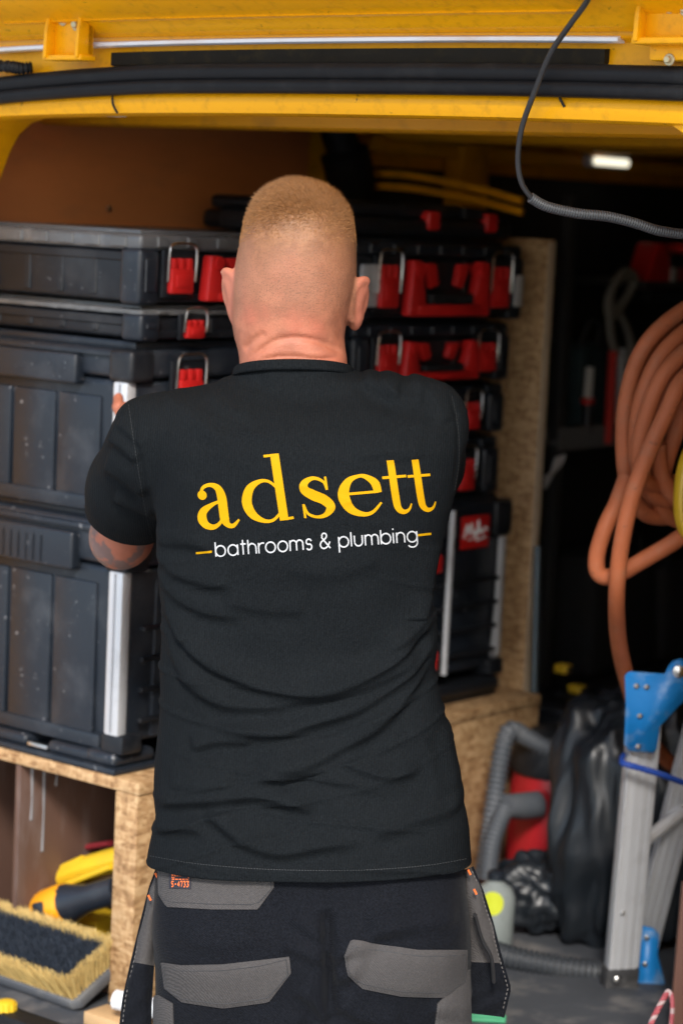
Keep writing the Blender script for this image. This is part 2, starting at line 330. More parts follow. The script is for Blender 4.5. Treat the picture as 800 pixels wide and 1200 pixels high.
# lit roof lamp
q = onu(718, 190, WL+.075); lamp = VM(); lamp.box(WL+.03, WL+.066, q[1]-.085, q[1]+.085, q[2]-.015, q[2]+.015, .008, 3); lo = vbuild(lamp, 'interior_lamp', mat('lamp housing', (.5,.5,.5), .5))
em = bpy.data.materials.new('lit lamp lens'); em.use_nodes = True; em.node_tree.nodes['Principled BSDF'].inputs['Base Color'].default_value = (.8,.8,.75,1)
em.node_tree.nodes['Principled BSDF'].inputs['Emission Color'].default_value = (1,.93,.72,1); em.node_tree.nodes['Principled BSDF'].inputs['Emission Strength'].default_value = .55
nz = em.node_tree.nodes.new('ShaderNodeTexNoise'); nz.inputs['Scale'].default_value = 60; em.node_tree.links.new(nz.outputs[0], em.node_tree.nodes['Principled BSDF'].inputs['Roughness'])
b = VM(); b.box(WL+.0665, WL+.076, q[1]-.070, q[1]+.070, q[2]-.009, q[2]+.009, .0045, 4); vbuild(b, 'lamp_lens', em, lo)
# small highlight under the header, modelled as a white bar
q = onv(130, 135, VR+.04); b = VM(); b.box(q[0]-.026, q[0]+.026, VR+.03, VR+.05, q[2]-.002, q[2]+.006, .002); vbuild(b, 'clip', WHITE)  # 'clip' is the added white bar that stands in for the highlight
# convoluted tube end at the left of the seal
b = VM(); pp_ = crom([onv(-20, 76, VR-.03), onv(10, 78, VR-.03), onv(25, 80, VR-.03), onv(38, 79, VR-.02)], 14)
b.tube(pp_, [.0085 + .0016*math.sin(i*1.5) for i in range(len(pp_))], 12); vbuild(b, 'cable_grommet', RUB)

# ================================================================== OSB rack along the left wall
SZ = .822                                                # top of the bench board
V0 = -.10                                                # rear end of the rack
rack = vthing('tool_rack', -.22, .45, FLZ, 'raw chipboard bench with open cubby carrying the stacks of tool cases', 'rack')
def rb(b, name, m=OSB, **k):
    bmesh.ops.translate(b.bm, vec=(.22, -.45, -FLZ), verts=b.bm.verts); return b.build(name, m, rack, **k)
pc = onv(145, 914, V0); uc = pc[0]; BT = .020
b = MB(); b.box(-.465, uc+.035, V0, 1.03, SZ-BT, SZ, .002); rb(b, 'top_board')
b = MB(); b.box(uc-.018, uc+.032, V0+.001, 1.03, FLZ+.001, SZ-BT-.001, .002); rb(b, 'side_board')
b = MB(); b.box(-.460, -.445, V0+.01, .6, FLZ+.001, SZ-BT-.001, .002); rb(b, 'side_board', PLYD)
ud = onv(28, 960, V0+.02)[0]
b = MB(); b.box(ud-.006, ud+.006, V0+.004, .30, FLZ+.001, SZ-BT-.001, .0015); rb(b, 'divider_board', PLYD)
b = MB(); b.box(-.444, uc-.02, V0+.03, .298, FLZ+.001, FLZ+.030, .002); rb(b, 'bottom_board', PLYD)
b = MB(); b.box(-.444, uc-.02, .30, .312, FLZ+.001, SZ-BT-.001, .002); rb(b, 'back_board', PLYD)
b = MB()
for k, (px, l) in enumerate(((14,.09),(20,.05),(17,.13),(9,.06))):    # paint runs down the divider
    pass
dr = MB(); y0 = V0+.03
for k in range(3):
    z1 = SZ-BT-.01; ln = (.09,.15,.04)[k]; vv = V0+.03+.028*k
    dr.tube([(ud+.0062, vv, z1), (ud+.0064, vv+.002, z1-ln*.6), (ud+.0064, vv+.001, z1-ln)], [.0030,.0014,.0026], 6)
rb(dr, 'paint_run', mat('dried grey paint', (.20,.20,.21), .6))
# tall end panel that closes the rack towards the cab
ep = vthing('chipboard_panel', -.22, 1.05, FLZ, 'tall upright chipboard panel standing at the far end of the tool cases', 'panel')
b = MB(); b.box(-.225, .222, -.012, .013, .001, 1.71-FLZ, .0025); b.build('board', OSB, ep)
b = MB(); b.box(.2225, .2245, -.011, .012, .004, 1.705-FLZ, .0004); b.build('edge_strip', mat('sawn board edge', (.46,.36,.25), .75, var=.25, vscale=60), ep)

# ================================================================== modular tool cases
def latch(par, x, y, z0, z1, w=.05, m=RED, wire=True):
    """red over-centre latch on the front face (x), centred at y"""
    b = MB(); h = z1-z0
    b.box(x, x+.014, y-w/2, y+w/2, z0, z0+h*.62, .004)
    for k in (-1, 0, 1): b.box(x+.001, x+.013, y+k*w*.34-w*.11, y+k*w*.34+w*.11, z0+h*.58, z0+h*.86, .0025)
    b.box(x+.013, x+.0155, y-w*.3, y+w*.3, z0+h*.16, z0+h*.46, .001)
    l = b.build('latch', m, par)
    if wire:
        b = MB(); q = w*.62
        b.tube(crom([(x+.010, y-q, z0+h*.30), (x+.012, y-q, z1-.004), (x+.012, y-q*.8, z1+.012), (x+.012, y, z1+.015), (x+.012, y+q*.8, z1+.012), (x+.012, y+q, z1-.004), (x+.010, y+q, z0+h*.30)], 5), .0022, 7)
        b.build('latch_wire', WIRE, l)
    b = MB(); b.box(x-.004, x+.004, y-w*.72, y+w*.72, z0-h*.10, z1+.004, .003); b.build('latch_base', BLK, l)
def carry(par, x, y, z0, z1, w, m=RED):
    """red U handle hinged on two cheeks with black grip"""
    b = MB(); h = z1-z0; t = w*.11
    for s in (-1, 1):
        b.prism([(y+s*w*.50, z0+h*.10), (y+s*w*.50, z0), (y+s*w*.36, z0), (y+s*w*.30, z0+h*.24), (y+s*w*.37, z1), (y+s*w*.47, z1)], 0, x, x+.022, .004)
        b.tube([(x-.002, y+s*w*.40, z1-h*.16), (x+.025, y+s*w*.40, z1-h*.16)], h*.13, 14)
    b.box(x+.002, x+.024, y-w*.40, y+w*.40, z0, z0+h*.22, .005)
    hd = b.build('handle', m, par)
    b = MB(); b.box(x+.004, x+.026, y-w*.27, y+w*.27, z0+h*.215, z0+h*.42, .006)
    for k in range(9): b.box(x+.024, x+.028, y-w*.25+k*w*.0585, y-w*.25+k*w*.0585+w*.03, z0+h*.24, z0+h*.40, .001, 1)
    b.build('grip', RUB, hd)
    for s in (-1, 1):
        b = MB(); b.prism([(y+s*w*.28, z0+h*.95), (y+s*w*.14, z0+h*.95), (y+s*w*.10, z0+h*.55), (y+s*w*.20, z0+h*.48)], 0, x-.001, x+.012, .004); b.build('lock_tab', m, hd)
def organizer(v0, v1, z0, z1, label, depth=.40, u=0., lid=LID, full=True, logo=False, slim=False, group='modular tool cases'):
    W, H = v1-v0, z1-z0
    o = vthing('tool_case', u-depth/2, (v0+v1)/2, z0, label, 'tool case', group); X, Y = depth/2, W/2; lh = min(.032, H*.27)
    b = MB(); b.box(-X+.012, X-.010, -Y+.010, Y-.010, .004, H-lh-.001, .008, 3, top=(1.02,1.015))
    # ribs and recessed panels on the short sides and front
    for s in (-1, 1):
        for xx in np.linspace(-X+.06, X-.11, 4): b.box(xx-.007, xx+.007, s*(Y-.010)-.004, s*(Y-.010)+.004, .012, H-lh-.006, .002, 1)
        b.box(-X+.03, X-.04, s*(Y-.008)-.004, s*(Y-.008)+.004, H-lh-.018, H-lh-.003, .002, 1)
    for yy in (-Y*.30, Y*.30): b.box(X-.012, X-.002, yy-.008, yy+.008, .012, H-lh-.004, .002, 1)
    b.box(X-.012, X-.004, -Y+.03, Y-.03, .004, .018, .003, 1)
    b.build('body', BLK, o)
    for sx in (-1, 1):
        for sy in (-1, 1):
            b = MB(); b.box(sx*(X-.022)-.024, sx*(X-.022)+.024, sy*(Y-.022)-.024, sy*(Y-.022)+.024, .000, H-lh+.004, .009, 3)
            if sx > 0: b.box(X-.001, X+.004, sy*(Y-.022)-.012, sy*(Y-.022)+.012, .02, H-lh-.012, .002, 1)
            b.build('corner_post', BLK2, o)
    b = MB(); b.box(-X+.002, X-.002, -Y+.002, Y-.002, H-lh, H-.006, .008, 3)
    b.box(-X+.03, X-.03, -Y+.03, Y-.03, H-.010, H, .004, 2)
    for k in range(7):
        yy = -Y+.05+k*(W-.10)/6; b.box(X-.006, X+.002, yy-.012, yy+.012, H-lh+.005, H-.009, .002, 1)
    for k in range(6):
        xx = -X+.05+k*(depth-.10)/5
        for s in (-1,1): b.box(xx-.018, xx+.018, s*(Y-.003)-.004, s*(Y-.003)+.004, H-lh+.004, H-.010, .002, 1)
    b.build('lid', lid, o)
    if full:
        for s in (-1, 1): latch(o, X+.001, s*(Y-.085), H*.16, H-lh*1.05, .052)
        carry(o, X+.001, 0, H*.06, H-lh*1.15, W*.48)
    else:
        for s in (-1, 1): latch(o, X+.001, s*(Y-.115), H*.10, H-lh*1.1, .042)
    return o
def bigbox(v0, v1, z0, z1, label, depth=.42, u=0., rails=True, latches=True, group='modular tool cases'):
    W, H = v1-v0, z1-z0
    o = vthing('tool_box', u-depth/2, (v0+v1)/2, z0, label, 'tool box', group); X, Y = depth/2, W/2; lh = H*.22
    b = MB(); b.box(-X+.016, X-.014, -Y+.014, Y-.014, .012, H-lh, .012, 3, top=(1.03,1.02))
    for s in (-1, 1):                                     # broad panels with vertical grooves on the short sides
        y = s*(Y-.012)
        xs = np.linspace(-X+.03, X-.075, 4)
        for a, c in zip(xs, xs[1:]): b.box(a+.004, c-.004, y-.007, y+.007, .02, H-lh-.03, .004, 2)
        b.box(-X+.02, X-.06, y-.010, y+.012, .000, .024, .004, 2)
    for a, c in ((-Y+.07, -Y*.36), (-Y*.33, Y*.33), (Y*.36, Y-.07)): b.box(X-.016, X-.006, a, c, .02, H-lh-.02, .004, 2)
    b.build('body', BLK2, o)
    b = MB(); b.box(-X, X-.002, -Y+.002, Y-.002, H-lh+.002, H-.012, .010, 3)
    b.box(-X+.02, X-.02, -Y+.02, Y-.02, H-.016, H, .005, 2)
    for s in (-1, 1):
        y = s*Y; b.box(-X+.06, X-.12, y-.014, y+.012, H-lh-.014, H-lh*.42, .006, 3)        # side grab lip
        b.box(-X+.02, X-.05, y-.006, y+.007, H-lh*.36, H-.020, .004, 2)
        if z0 < 1: 
          for k in range(9): b.box(-X+.08+k*.018, -X+.090+k*.018, y+.006*s-.008, y+.006*s+.008, H-lh-.010, H-lh*.55, .002, 1)
    b.build('lid', BLK2, o)
    for s in (-1, 1):
        b = MB(); b.box(X-.050, X+.004, s*(Y-.018)-.030, s*(Y-.018)+.026, H-lh*1.05, H-.012, .009, 3)
        b.tube([(X-.022, s*(Y+.005), H-lh*.55), (X-.022, s*(Y+.011), H-lh*.55)], .008, 12); b.build('corner_block', BLK, o)
        b = MB(); b.box(X-.048, X+.002, s*(Y-.018)-.024, s*(Y-.018)+.024, .000, .032, .006, 2); b.build('corner_foot', BLK, o)
    if rails:
        for s in (-1, 1):
            b = MB(); y = s*(Y-.004)
            b.box(X-.040, X-.008, y-.012, y+.010, .030, H-lh*1.04, .004, 2); b.box(X-.0285, X-.0195, y+s*.008, y+s*.012, .034, H-lh*1.06, .0015, 1)
            b.build('rail', ALU, o)
    if latches:
        for s in (-1, 1): latch(o, X+.001, s*(Y-.12), H-lh*1.7, H-lh*.55, .055)
    for k in range(4):
        b = MB(); b.box(X-.004, X+.006, -Y+.03, Y-.03, .05+k*H*.13, .058+k*H*.13, .002, 1); b.build('front_rib', BLK, o)
    return o
# near stack (its side turned to the tailgate)
SV0, SV1 = -.085, .435
bp = vthing('mounting_plate', -.21, .175, SZ, 'scuffed black mounting plate with cleats under the near stack of tool boxes', 'plate')
b = MB(); b.box(-.255, .205, -.275, .265, .001, .012, .004)
for xx in (-.20, -.06, .09): 
    b.box(xx-.05, xx+.05, -.268, -.20, .010, .032, .009, 3); b.box(xx-.05, xx+.05, .0, .06, .010, .030, .008, 2)
b.box(.13, .20, -.27, -.17, .010, .036, .012, 3)
b.build('plate', BLK2, bp)
b = MB(); b.box(-.002, .045, -.2715, -.262, .016, .022, .001); b.build('steel_edge', WIRE, bp)
zA = SZ+.034; zB = onv(60, 592, SV0)[2]; zC = onv(60, 392, SV0)[2]; zD = onv(60, 350, SV0)[2]; zE = 1.702
bigbox(SV0, SV1, zA, zB, 'large dusty black tool box at the bottom of the near stack, on the bench')
bigbox(SV0, SV1, zB+.001, zC, 'second large black tool box up in the near stack, its rail beside the man’s arm', u=-.005)
organizer(SV0+.005, SV1-.02, zC+.001, zD, 'slim black organiser case between the big boxes and the top case of near stack', full=False, u=.0)
organizer(SV0, SV1, zD+.001, zE, 'topmost wide case of the near stack, clear lid and red carry handle', u=-.002)
# low black case lying on top, behind the head
q = onu(228, 250, -.20)
tc_ = vthing('tool_tray', -.26, .42, zE+.001, 'flat black tray lying on the near stack just left of the head', 'tray')
b = MB(); b.box(-.02, .14, -.02, .03, .001, .040, .008, 3); b.box(-.03, .15, -.03, .033, .041, .058, .006, 3); b.build('body', BLK, tc_)
b = MB(); b.box(.137, .149, -.012, .02, .012, .038, .004); b.build('catch', BLK2, tc_)
# far stack (fronts turned to the aisle)
G0, G1 = .452, .962
bp2 = vthing('mounting_plate', -.21, .705, SZ, 'black mounting plate with red catch under the far stack of tool cases', 'plate')
b = MB(); b.box(-.255, .205, -.25, .25, .001, .014, .004); b.box(.10, .215, -.25, .25, .012, .040, .010, 3); b.build('plate', BLK, bp2)
b = MB(); b.box(.205, .224, -.03, .03, .012, .036, .004); b.build('catch', RED, bp2)
z5 = onu(585, 579)[2]; z5b = SZ+.042
t = bigbox(G0, G1-.0, z5b, z5, 'tall black tool box with silver rails at the bottom of the far stack', depth=.42, latches=False)
# its front: silver rods, red label with white script
H = z5-z5b
a_, c_ = onu(539, 606), onu(570, 640); ly0, ly1 = a_[1]-(G0+G1)/2, c_[1]-(G0+G1)/2; lz0, lz1 = c_[2]-z5b, a_[2]-z5b
b = MB(); b.box(.212, .2145, ly0, ly1, lz0, lz1, .001); lb = b.build('label', RED, t)
b = MB()
def S2(x, y): return (.2155, ly0+(ly1-ly0)*x, lz0+(lz1-lz0)*y)
b.tube([S2(*p) for p in crom([(.08,.35),(.18,.75),(.25,.45),(.33,.78),(.40,.42),(.47,.55),(.52,.40),(.58,.85),(.60,.45),(.66,.6),(.72,.45),(.80,.62),(.92,.55)], 4)], .0022, 5)
b.tube([S2(*p) for p in [(.25,.28),(.55,.36),(.52,.24),(.88,.33)]], .0018, 5)
b.build('script', WHITE, lb)
b = MB(); e0, e1 = onu(526, 598), onu(515, 790); b.tube([(.219, e0[1]-(G0+G1)/2, e0[2]-z5b), (.219, e1[1]-(G0+G1)/2, e1[2]-z5b+.0)], .006, 8); b.build('rod', ALU, t)
b = MB(); b.box(.203, .213, G1-(G0+G1)/2-.026, G1-(G0+G1)/2-.010, .04, H*.76, .002); b.build('rail', ALU, t)
for zz in (.10, .62): 
    b = MB(); b.box(.212, .224, -.05, .03, H*zz, H*zz+.035, .004); b.build('catch', RED, t)
zz = [z5+.001, onu(580, 508)[2], onu(585, 446)[2], onu(600, 375)[2], 1.702]
LABS = ['lowest slim black case of the far stack, directly above the tall tool box', 'third case from the top in the far stack, red latch beside the man’s shoulder',
        'second case from the top in the far stack, with red handle', 'top wide case of the far stack with red handle, right of the head']
for i in range(4):
    organizer(G0+(.03 if i < 2 else .012 if i == 2 else 0), G1-(.03, .025, .025, 0)[i], zz[i]+.001, zz[i+1]-.0005, LABS[i], full=i >= 2, lid=BLK2, u=(-.012, -.01, -.005, 0)[i])
# white corner plates on the top far case (left end by the ear, right end)
q1 = onu(430, 320); q2 = onu(605, 332)
tw = bpy.data.objects[[o.name for o in bpy.data.objects if o.get('label') == LABS[3]][0]]
for (vv, hh, ww) in ((q1[1], .075, .024), (q2[1], .06, .012)):
    b = MB(); b.box(.202, .2085, vv-(G0+G1)/2-ww, vv-(G0+G1)/2+ww, .025, .025+hh, .003); b.build('corner_plate', ALU, tw)
# flat black power-tool case on top of the far stack
pt = vthing('power_tool_case', -.19, .70, 1.704, 'low black tool case with red catch lying on top of the far stack', 'tool case')
b = MB(); b.box(-.18, .17, -.25, .25, .001, .035, .012, 3); b.box(-.17, .16, -.24, .10, .036, .062, .010, 3); b.prism([(.10,.036),(.245,.036),(.235,.052),(.10,.060)], 0, -.15, .165, .004); b.build('body', BLK, pt)
for px, py in ((512, 266), (580, 262)):
    q = onu(px, py, -.01); b = MB(); b.box(.150, .176, q[1]-.70-.018, q[1]-.70+.018, .014, .050, .006); b.build('catch', RED, pt)
# yellow tubes above, further in
yt = vthing('conduit_bundle', -.30, 1.3, 1.76, 'yellow plastic tubes lying above the far stack under the roof', 'tubes')
for k in range(2):
    a_, c_ = vat(424-4*k, 203+15*k, 4.9), vat(612, 236+13*k, 4.75); b = MB(); b.tube(crom([a_, a_*.7+c_*.3+np.array([0,0,.012]), a_*.3+c_*.7+np.array([0,0,.010]), c_], 6)-np.array([-.30,1.3,1.76]), .008, 10); b.build('tube', YELD, yt)

# ================================================================== implicit-surface engine for the figure
class Field:
    def __init__(s, lo, hi, h):
        s.lo = np.array(lo, float); s.h = h; s.n = np.ceil((np.array(hi)-s.lo)/h).astype(int)+1
        s.f = np.full(s.n, .05, np.float32)
    def add(s, fn, lo, hi, k=.01, pad=.06, sub=False):
        a = np.clip(((np.array(lo)-pad-s.lo)/s.h).astype(int), 0, s.n); c = np.clip(((np.array(hi)+pad-s.lo)/s.h).astype(int)+2, 0, s.n)
        if np.any(c <= a): return
        ax = [(s.lo[i]+s.h*np.arange(a[i], c[i])).astype(np.float32) for i in range(3)]
        X, Y, Zz = ax[0][:,None,None], ax[1][None,:,None], ax[2][None,None,:]
        d = fn(X, Y, Zz).astype(np.float32); sl = tuple(slice(a[i], c[i]) for i in range(3)); g = s.f[sl]
        if sub:
            hh = np.clip(.5-.5*(g+d)/k, 0, 1); s.f[sl] = g*(1-hh)-d*hh+k*hh*(1-hh)
        else:
            hh = np.clip(.5+.5*(d-g)/k, 0, 1); s.f[sl] = d*(1-hh)+g*hh-k*hh*(1-hh)
    def cone(s, p, q, r0, r1, k=.01, flat=None, sub=False):
        p, q = np.array(p, float), np.array(q, float); ab = q-p; L2 = max(ab@ab, 1e-9)
        def fn(X, Y, Zz):
            x, y, z = X-p[0], Y-p[1], Zz-p[2]
            t = np.clip((x*ab[0]+y*ab[1]+z*ab[2])/L2, 0, 1)
            return np.sqrt((x-t*ab[0])**2+(y-t*ab[1])**2+(z-t*ab[2])**2)-(r0+(r1-r0)*t)
        r = max(r0, r1); s.add(fn, np.minimum(p, q)-r, np.maximum(p, q)+r, k, sub=sub)
    def ell(s, c, r, R=None, k=.01, sub=False):
        c, r = np.array(c, float), np.array(r, float); R = np.eye(3) if R is None else R
        def fn(X, Y, Zz):
            x, y, z = X-c[0], Y-c[1], Zz-c[2]
            l = [R[0,i]*x+R[1,i]*y+R[2,i]*z for i in range(3)]
            k0 = np.sqrt(sum((l[i]/r[i])**2 for i in range(3))); k1 = np.sqrt(sum((l[i]/r[i]**2)**2 for i in range(3)))+1e-6
            return k0*(k0-1)/k1
        m = max(r); s.add(fn, c-m, c+m, k, sub=sub)
    def loft(s, rows, n=2.4, k=.01):
        """rows: (Z, x-left, x-right, y-centre, half depth[, exponent])"""
        rows = sorted(rows); A_ = np.array([r[:5] for r in rows])
        zf = np.linspace(A_[0,0], A_[-1,0], 400)
        def sm(j):
            v = np.interp(zf, A_[:,0], A_[:,j]); ker = np.hanning(9); ker /= ker.sum(); vp = np.pad(v, 4, 'edge'); return np.convolve(vp, ker, 'valid')
        xl, xr, yc, bb = [sm(j) for j in (1,2,3,4)]
        def fn(X, Y, Zz):
            z = np.clip(Zz, A_[0,0], A_[-1,0]); I = lambda v: np.interp(z, zf, v).astype(np.float32)
            cx, a, cy, b_ = I((xl+xr)/2), I((xr-xl)/2), I(yc), I(bb)
            q = (np.abs((X-cx)/a)**n+np.abs((Y-cy)/b_)**n)**(1/n)
            d = (q-1)*np.minimum(a, b_)*np.where(q<1,1,1.0)
            over = np.abs(Zz-z); return np.where(over > 0, np.sqrt(np.maximum(d,0)**2+over**2)+np.minimum(d,0)*(over==0), d)
        lo = (A_[:,1].min(), (A_[:,3]-A_[:,4]).min(), A_[0,0]); hi = (A_[:,2].max(), (A_[:,3]+A_[:,4]).max(), A_[-1,0])
        s.add(fn, lo, hi, k, pad=.03)
    def mesh(s, smooth=2):
        f = s.f; neg = f < 0; n = np.array(f.shape)
        cnt = np.zeros(n-1, np.uint8)
        for i in (0,1):
            for j in (0,1):
                for k in (0,1): cnt += neg[i:n[0]-1+i, j:n[1]-1+j, k:n[2]-1+k]
        act = np.argwhere((cnt > 0) & (cnt < 8)); idx = -np.ones(n-1, np.int64); idx[tuple(act.T)] = np.arange(len(act))
        cor = np.array([[i,j,k] for i in (0,1) for j in (0,1) for k in (0,1)])
        val = np.stack([f[tuple((act+c).T)] for c in cor], 1); P = np.zeros((len(act),3)); w_ = np.zeros(len(act))
        for a in range(8):
            for c in range(a+1, 8):
                if np.abs(cor[a]-cor[c]).sum() != 1: continue
                va, vc = val[:,a], val[:,c]; m = (va < 0) != (vc < 0); t = np.where(m, va/(va-vc+1e-12), 0)
                P += np.where(m[:,None], cor[a]+(cor[c]-cor[a])*t[:,None], 0); w_ += m
        P = (P/w_[:,None]+act)*s.h+s.lo; faces = []
        for ax in range(3):
            o1, o2 = [(1,2),(2,0),(0,1)][ax]
            sl0 = [slice(None)]*3; sl1 = [slice(None)]*3; sl0[ax] = slice(0,-1); sl1[ax] = slice(1,None)
            for o in (o1,o2): sl0[o] = slice(1,-1); sl1[o] = slice(1,-1)
            A0, A1 = neg[tuple(sl0)], neg[tuple(sl1)]; e = np.argwhere(A0 != A1); off = np.zeros(3,int); off[o1] = 1; off[o2] = 1; flip = A1[tuple(e.T)]; e = e+off
            d1 = np.zeros(3,int); d1[o1] = 1; d2 = np.zeros(3,int); d2[o2] = 1
            q = np.stack([idx[tuple((e-d1-d2).T)], idx[tuple((e-d2).T)], idx[tuple(e.T)], idx[tuple((e-d1).T)]], 1)
            q[flip] = q[flip][:, ::-1]; faces.append(q)
        Fq = np.concatenate(faces); Fq = Fq[(Fq >= 0).all(1)]
        ed = np.concatenate([Fq[:,[i,(i+1)%4]] for i in range(4)])
        for _ in range(smooth):
            S = np.zeros_like(P); c = np.zeros(len(P))
            for a, b_ in ((0,1),(1,0)):
                for d in range(3): S[:,d] += np.bincount(ed[:,a], P[ed[:,b_],d], len(P))
                c += np.bincount(ed[:,a], minlength=len(P))
            P = P*.5+.5*S/c[:,None]
        return P, Fq
def normals(P, Fq):
    n = np.cross(P[Fq[:,2]]-P[Fq[:,0]], P[Fq[:,3]]-P[Fq[:,1]]); N = np.zeros_like(P)
    for i in range(4):
        for d in range(3): N[:,d] += np.bincount(Fq[:,i], n[:,d], len(P))
    return N/(np.linalg.norm(N, axis=1)[:,None]+1e-12)

# ================================================================== the man: measured in a frame rolled with his lean
PD = 3.24
O3 = at(400, 600, PD); EX = np.array([math.cos(ROLL),0,math.sin(ROLL)]); EZ = np.array([-math.sin(ROLL),0,math.cos(ROLL)])
def pf(w): q = np.asarray(w)-O3; return np.array([q@EX, q[1], q@EZ])             # world -> figure frame
def pp(px, py, dy=0.): return pf(at(px, py, PD+dy))                                # photo pixel at depth -> figure frame
PB = np.array([O3[0], PD, 0])                                                      # standing point
man = empty('person', PB, 0, 'person with cropped blond hair seen from behind in black printed t-shirt and work trousers', 'person')
def tow(P): P = np.asarray(P, float); return O3 + P[...,0:1]*EX + P[...,1:2]*np.array([0,1.,0]) + P[...,2:3]*EZ - PB
def fig(name, P, Fq, m, parent=None, smooth=True):
    return mk(name, tow(P), Fq if isinstance(Fq, list) else np.asarray(Fq), m, parent or man, smooth)
def row(py, xl, xr, dy, b_): a, c = pp(xl, py, dy), pp(xr, py, dy); return ((a[2]+c[2])/2, a[0], c[0], dy, b_)

SL, EL, WLr = pp(172, 520, .03), pp(143, 628, .25), pp(166, 542, .455)            # left shoulder, elbow, wrist
SR = pp(492, 503, .03); ER = pf(SR*0+0) if False else pp(490, 575, .30); WRr = pf(np.array([-.045, 3.745, 1.37]))

# ---------------------------------------------------------------- body (skin): one continuous surface
def head_rows():
    R_ = [(219.5,340,354,.09,.010),(221,333.5,362.5,.09,.026),(223.5,326,372,.09,.040),(227.5,318,382,.09,.054),(233,309.5,391.5,.09,.066),(241,300.5,401,.09,.078),(250,293.5,408.5,.09,.087),(260,288,413,.09,.094),(280,282,417,.09,.099),
          (300,277.5,417.5,.09,.100),(320,274,417.5,.09,.099),(335,272.5,416.5,.09,.097),(350,272,413.5,.088,.093),(365,271.5,409.5,.086,.088),(380,272,405.5,.083,.082),
          (395,274.5,403.5,.079,.076),(408,278.5,404.5,.073,.070),(420,280.5,406.5,.067,.067),(432,281,407,.064,.065),(440,285,401,.064,.060),(455,290,396,.064,.055)]
    return [row(*r) for r in R_]
BF = Field((-.42,-.20,-.36), (.24,.80,.47), .003)       # upper body (figure frame)
hx = pp(347, 330)[0]; hz = lambda py: pp(347, py, .09)[2]
BF.loft(head_rows(), 2.25)
fx = hx+.004
BF.ell((fx,.150,hz(345)), (.062,.055,.085), k=.03); BF.ell((fx,.165,hz(395)), (.045,.045,.035), k=.03)       # face mass and chin
BF.ell((fx,.185,hz(300)), (.060,.022,.020), k=.02); BF.cone((fx,.205,hz(315)), (fx,.228,hz(348)), .010, .017, k=.012)   # brow, nose
for s in (-1,1):
    BF.ell((fx+s*.033,.203,hz(318)), (.017,.012,.011), k=.008, sub=True); BF.ell((fx+s*.033,.192,hz(318)), (.0125,.012,.0125), k=.002)
    BF.ell((fx+s*.016,.222,hz(352)), (.010,.012,.008), k=.006); BF.ell((fx+s*.045,.178,hz(345)), (.024,.022,.022), k=.02)
BF.ell((fx,.207,hz(367)), (.026,.010,.006), k=.006); BF.ell((fx,.205,hz(376)), (.023,.010,.007), k=.006)               # lips
# ears: shell, rim and hollow
def ear(px, py0, py1, s, tilt):
    c = pp(px, (py0+py1)/2, .085); hgt = abs(pp(px,py0,.085)[2]-pp(px,py1,.085)[2])/2
    yaw = s*math.radians(38)                              # auricle stands off the skull, opening forwards
    R = _rz(-yaw) @ np.array([[math.cos(tilt),0,math.sin(tilt)],[0,1,0],[-math.sin(tilt),0,math.cos(tilt)]])
    BF.ell(c+np.array([0,-.002,.006]), (.0085,.022,hgt*.84), R, k=.005); BF.ell(c+np.array([-s*.004,.004,-hgt*.60]), (.0085,.012,hgt*.42), R, k=.006)
    for t in np.linspace(-1.25, 1.9, 12):                # helix rim
        y, z = -math.cos(t)*.022, math.sin(t)*hgt*.84
        p = c + R @ np.array([s*.003, y, z]) + np.array([0,0,.006]); BF.ell(p, (.0055,.0055,.0065), k=.003)
    BF.ell(c+R@np.array([s*.0105,.012,.003]), (.006,.012,hgt*.52), R, k=.004, sub=True)
ear(271.5, 317, 380, -1, -.16); ear(420, 327, 388, 1, .20)
# trunk under the shirt (slimmer than it) and arms
BF.loft([row(475,190,520,.045,.062), row(500,175,528,.03,.085), row(560,192,523,.02,.100), row(650,200,500,.02,.098), row(760,203,493,.03,.092), row(880,198,512,.02,.098), row(1000,190,535,.0,.11)], 2.2, k=.03)
BF.loft([row(438,290,396,.066,.055), row(458,270,418,.060,.058), row(475,220,485,.054,.058)], 2.1, k=.008)
BF.cone(SL, EL, .050, .041, k=.02); BF.cone(EL, WLr, .044, .029, k=.012); BF.ell(EL+np.array([-.004,-.016,-.010]), (.034,.034,.034), k=.015)
m_ = EL*.72+WLr*.28; BF.cone(EL, m_, .040, .045, k=.02)
BF.cone(SR, ER, .050, .041, k=.02); BF.cone(ER, WRr, .043, .029, k=.012); BF.cone(ER, ER*.7+WRr*.3, .040, .045, k=.02)
def hand(wr, palm_dir, across, curl, flip=1, spread=.019, thumb=None):
    """palm from wrist along palm_dir; across points to the index side; curl bends fingers toward that direction"""
    d = palm_dir/np.linalg.norm(palm_dir); a = across-d*(across@d); a /= np.linalg.norm(a); c = curl-d*(curl@d)-a*(curl@a); c /= np.linalg.norm(c)
    for t in (-1.5,-.5,.5,1.5): BF.cone(wr+a*t*.010, wr+d*.085+a*t*.0185, .016, .0115, k=.010)
    for t, L in zip((1.5,.5,-.5,-1.5), (.95,1.05,1.0,.78)):
        p = wr+d*.086+a*t*.0195
        for ang, ln, r in ((.55,.040,.0088),(1.35,.026,.0080),(2.0,.020,.0072)):
            q = p+(d*math.cos(ang)+c*math.sin(ang))*ln*L; BF.cone(p, q, r, r-.0007, k=.0035); p = q
    p = wr+d*.022+a*.022
    for v_, ln, r in (thumb or ((d*.5+a*.8+c*.25,.042,.0125),(d*.8+a*.5+c*.35,.032,.0105),(d*.85+a*.2+c*.5,.026,.0092))):
        v_ = v_/np.linalg.norm(v_); q = p+v_*ln; BF.cone(p, q, r, r-.001, k=.006); p = q
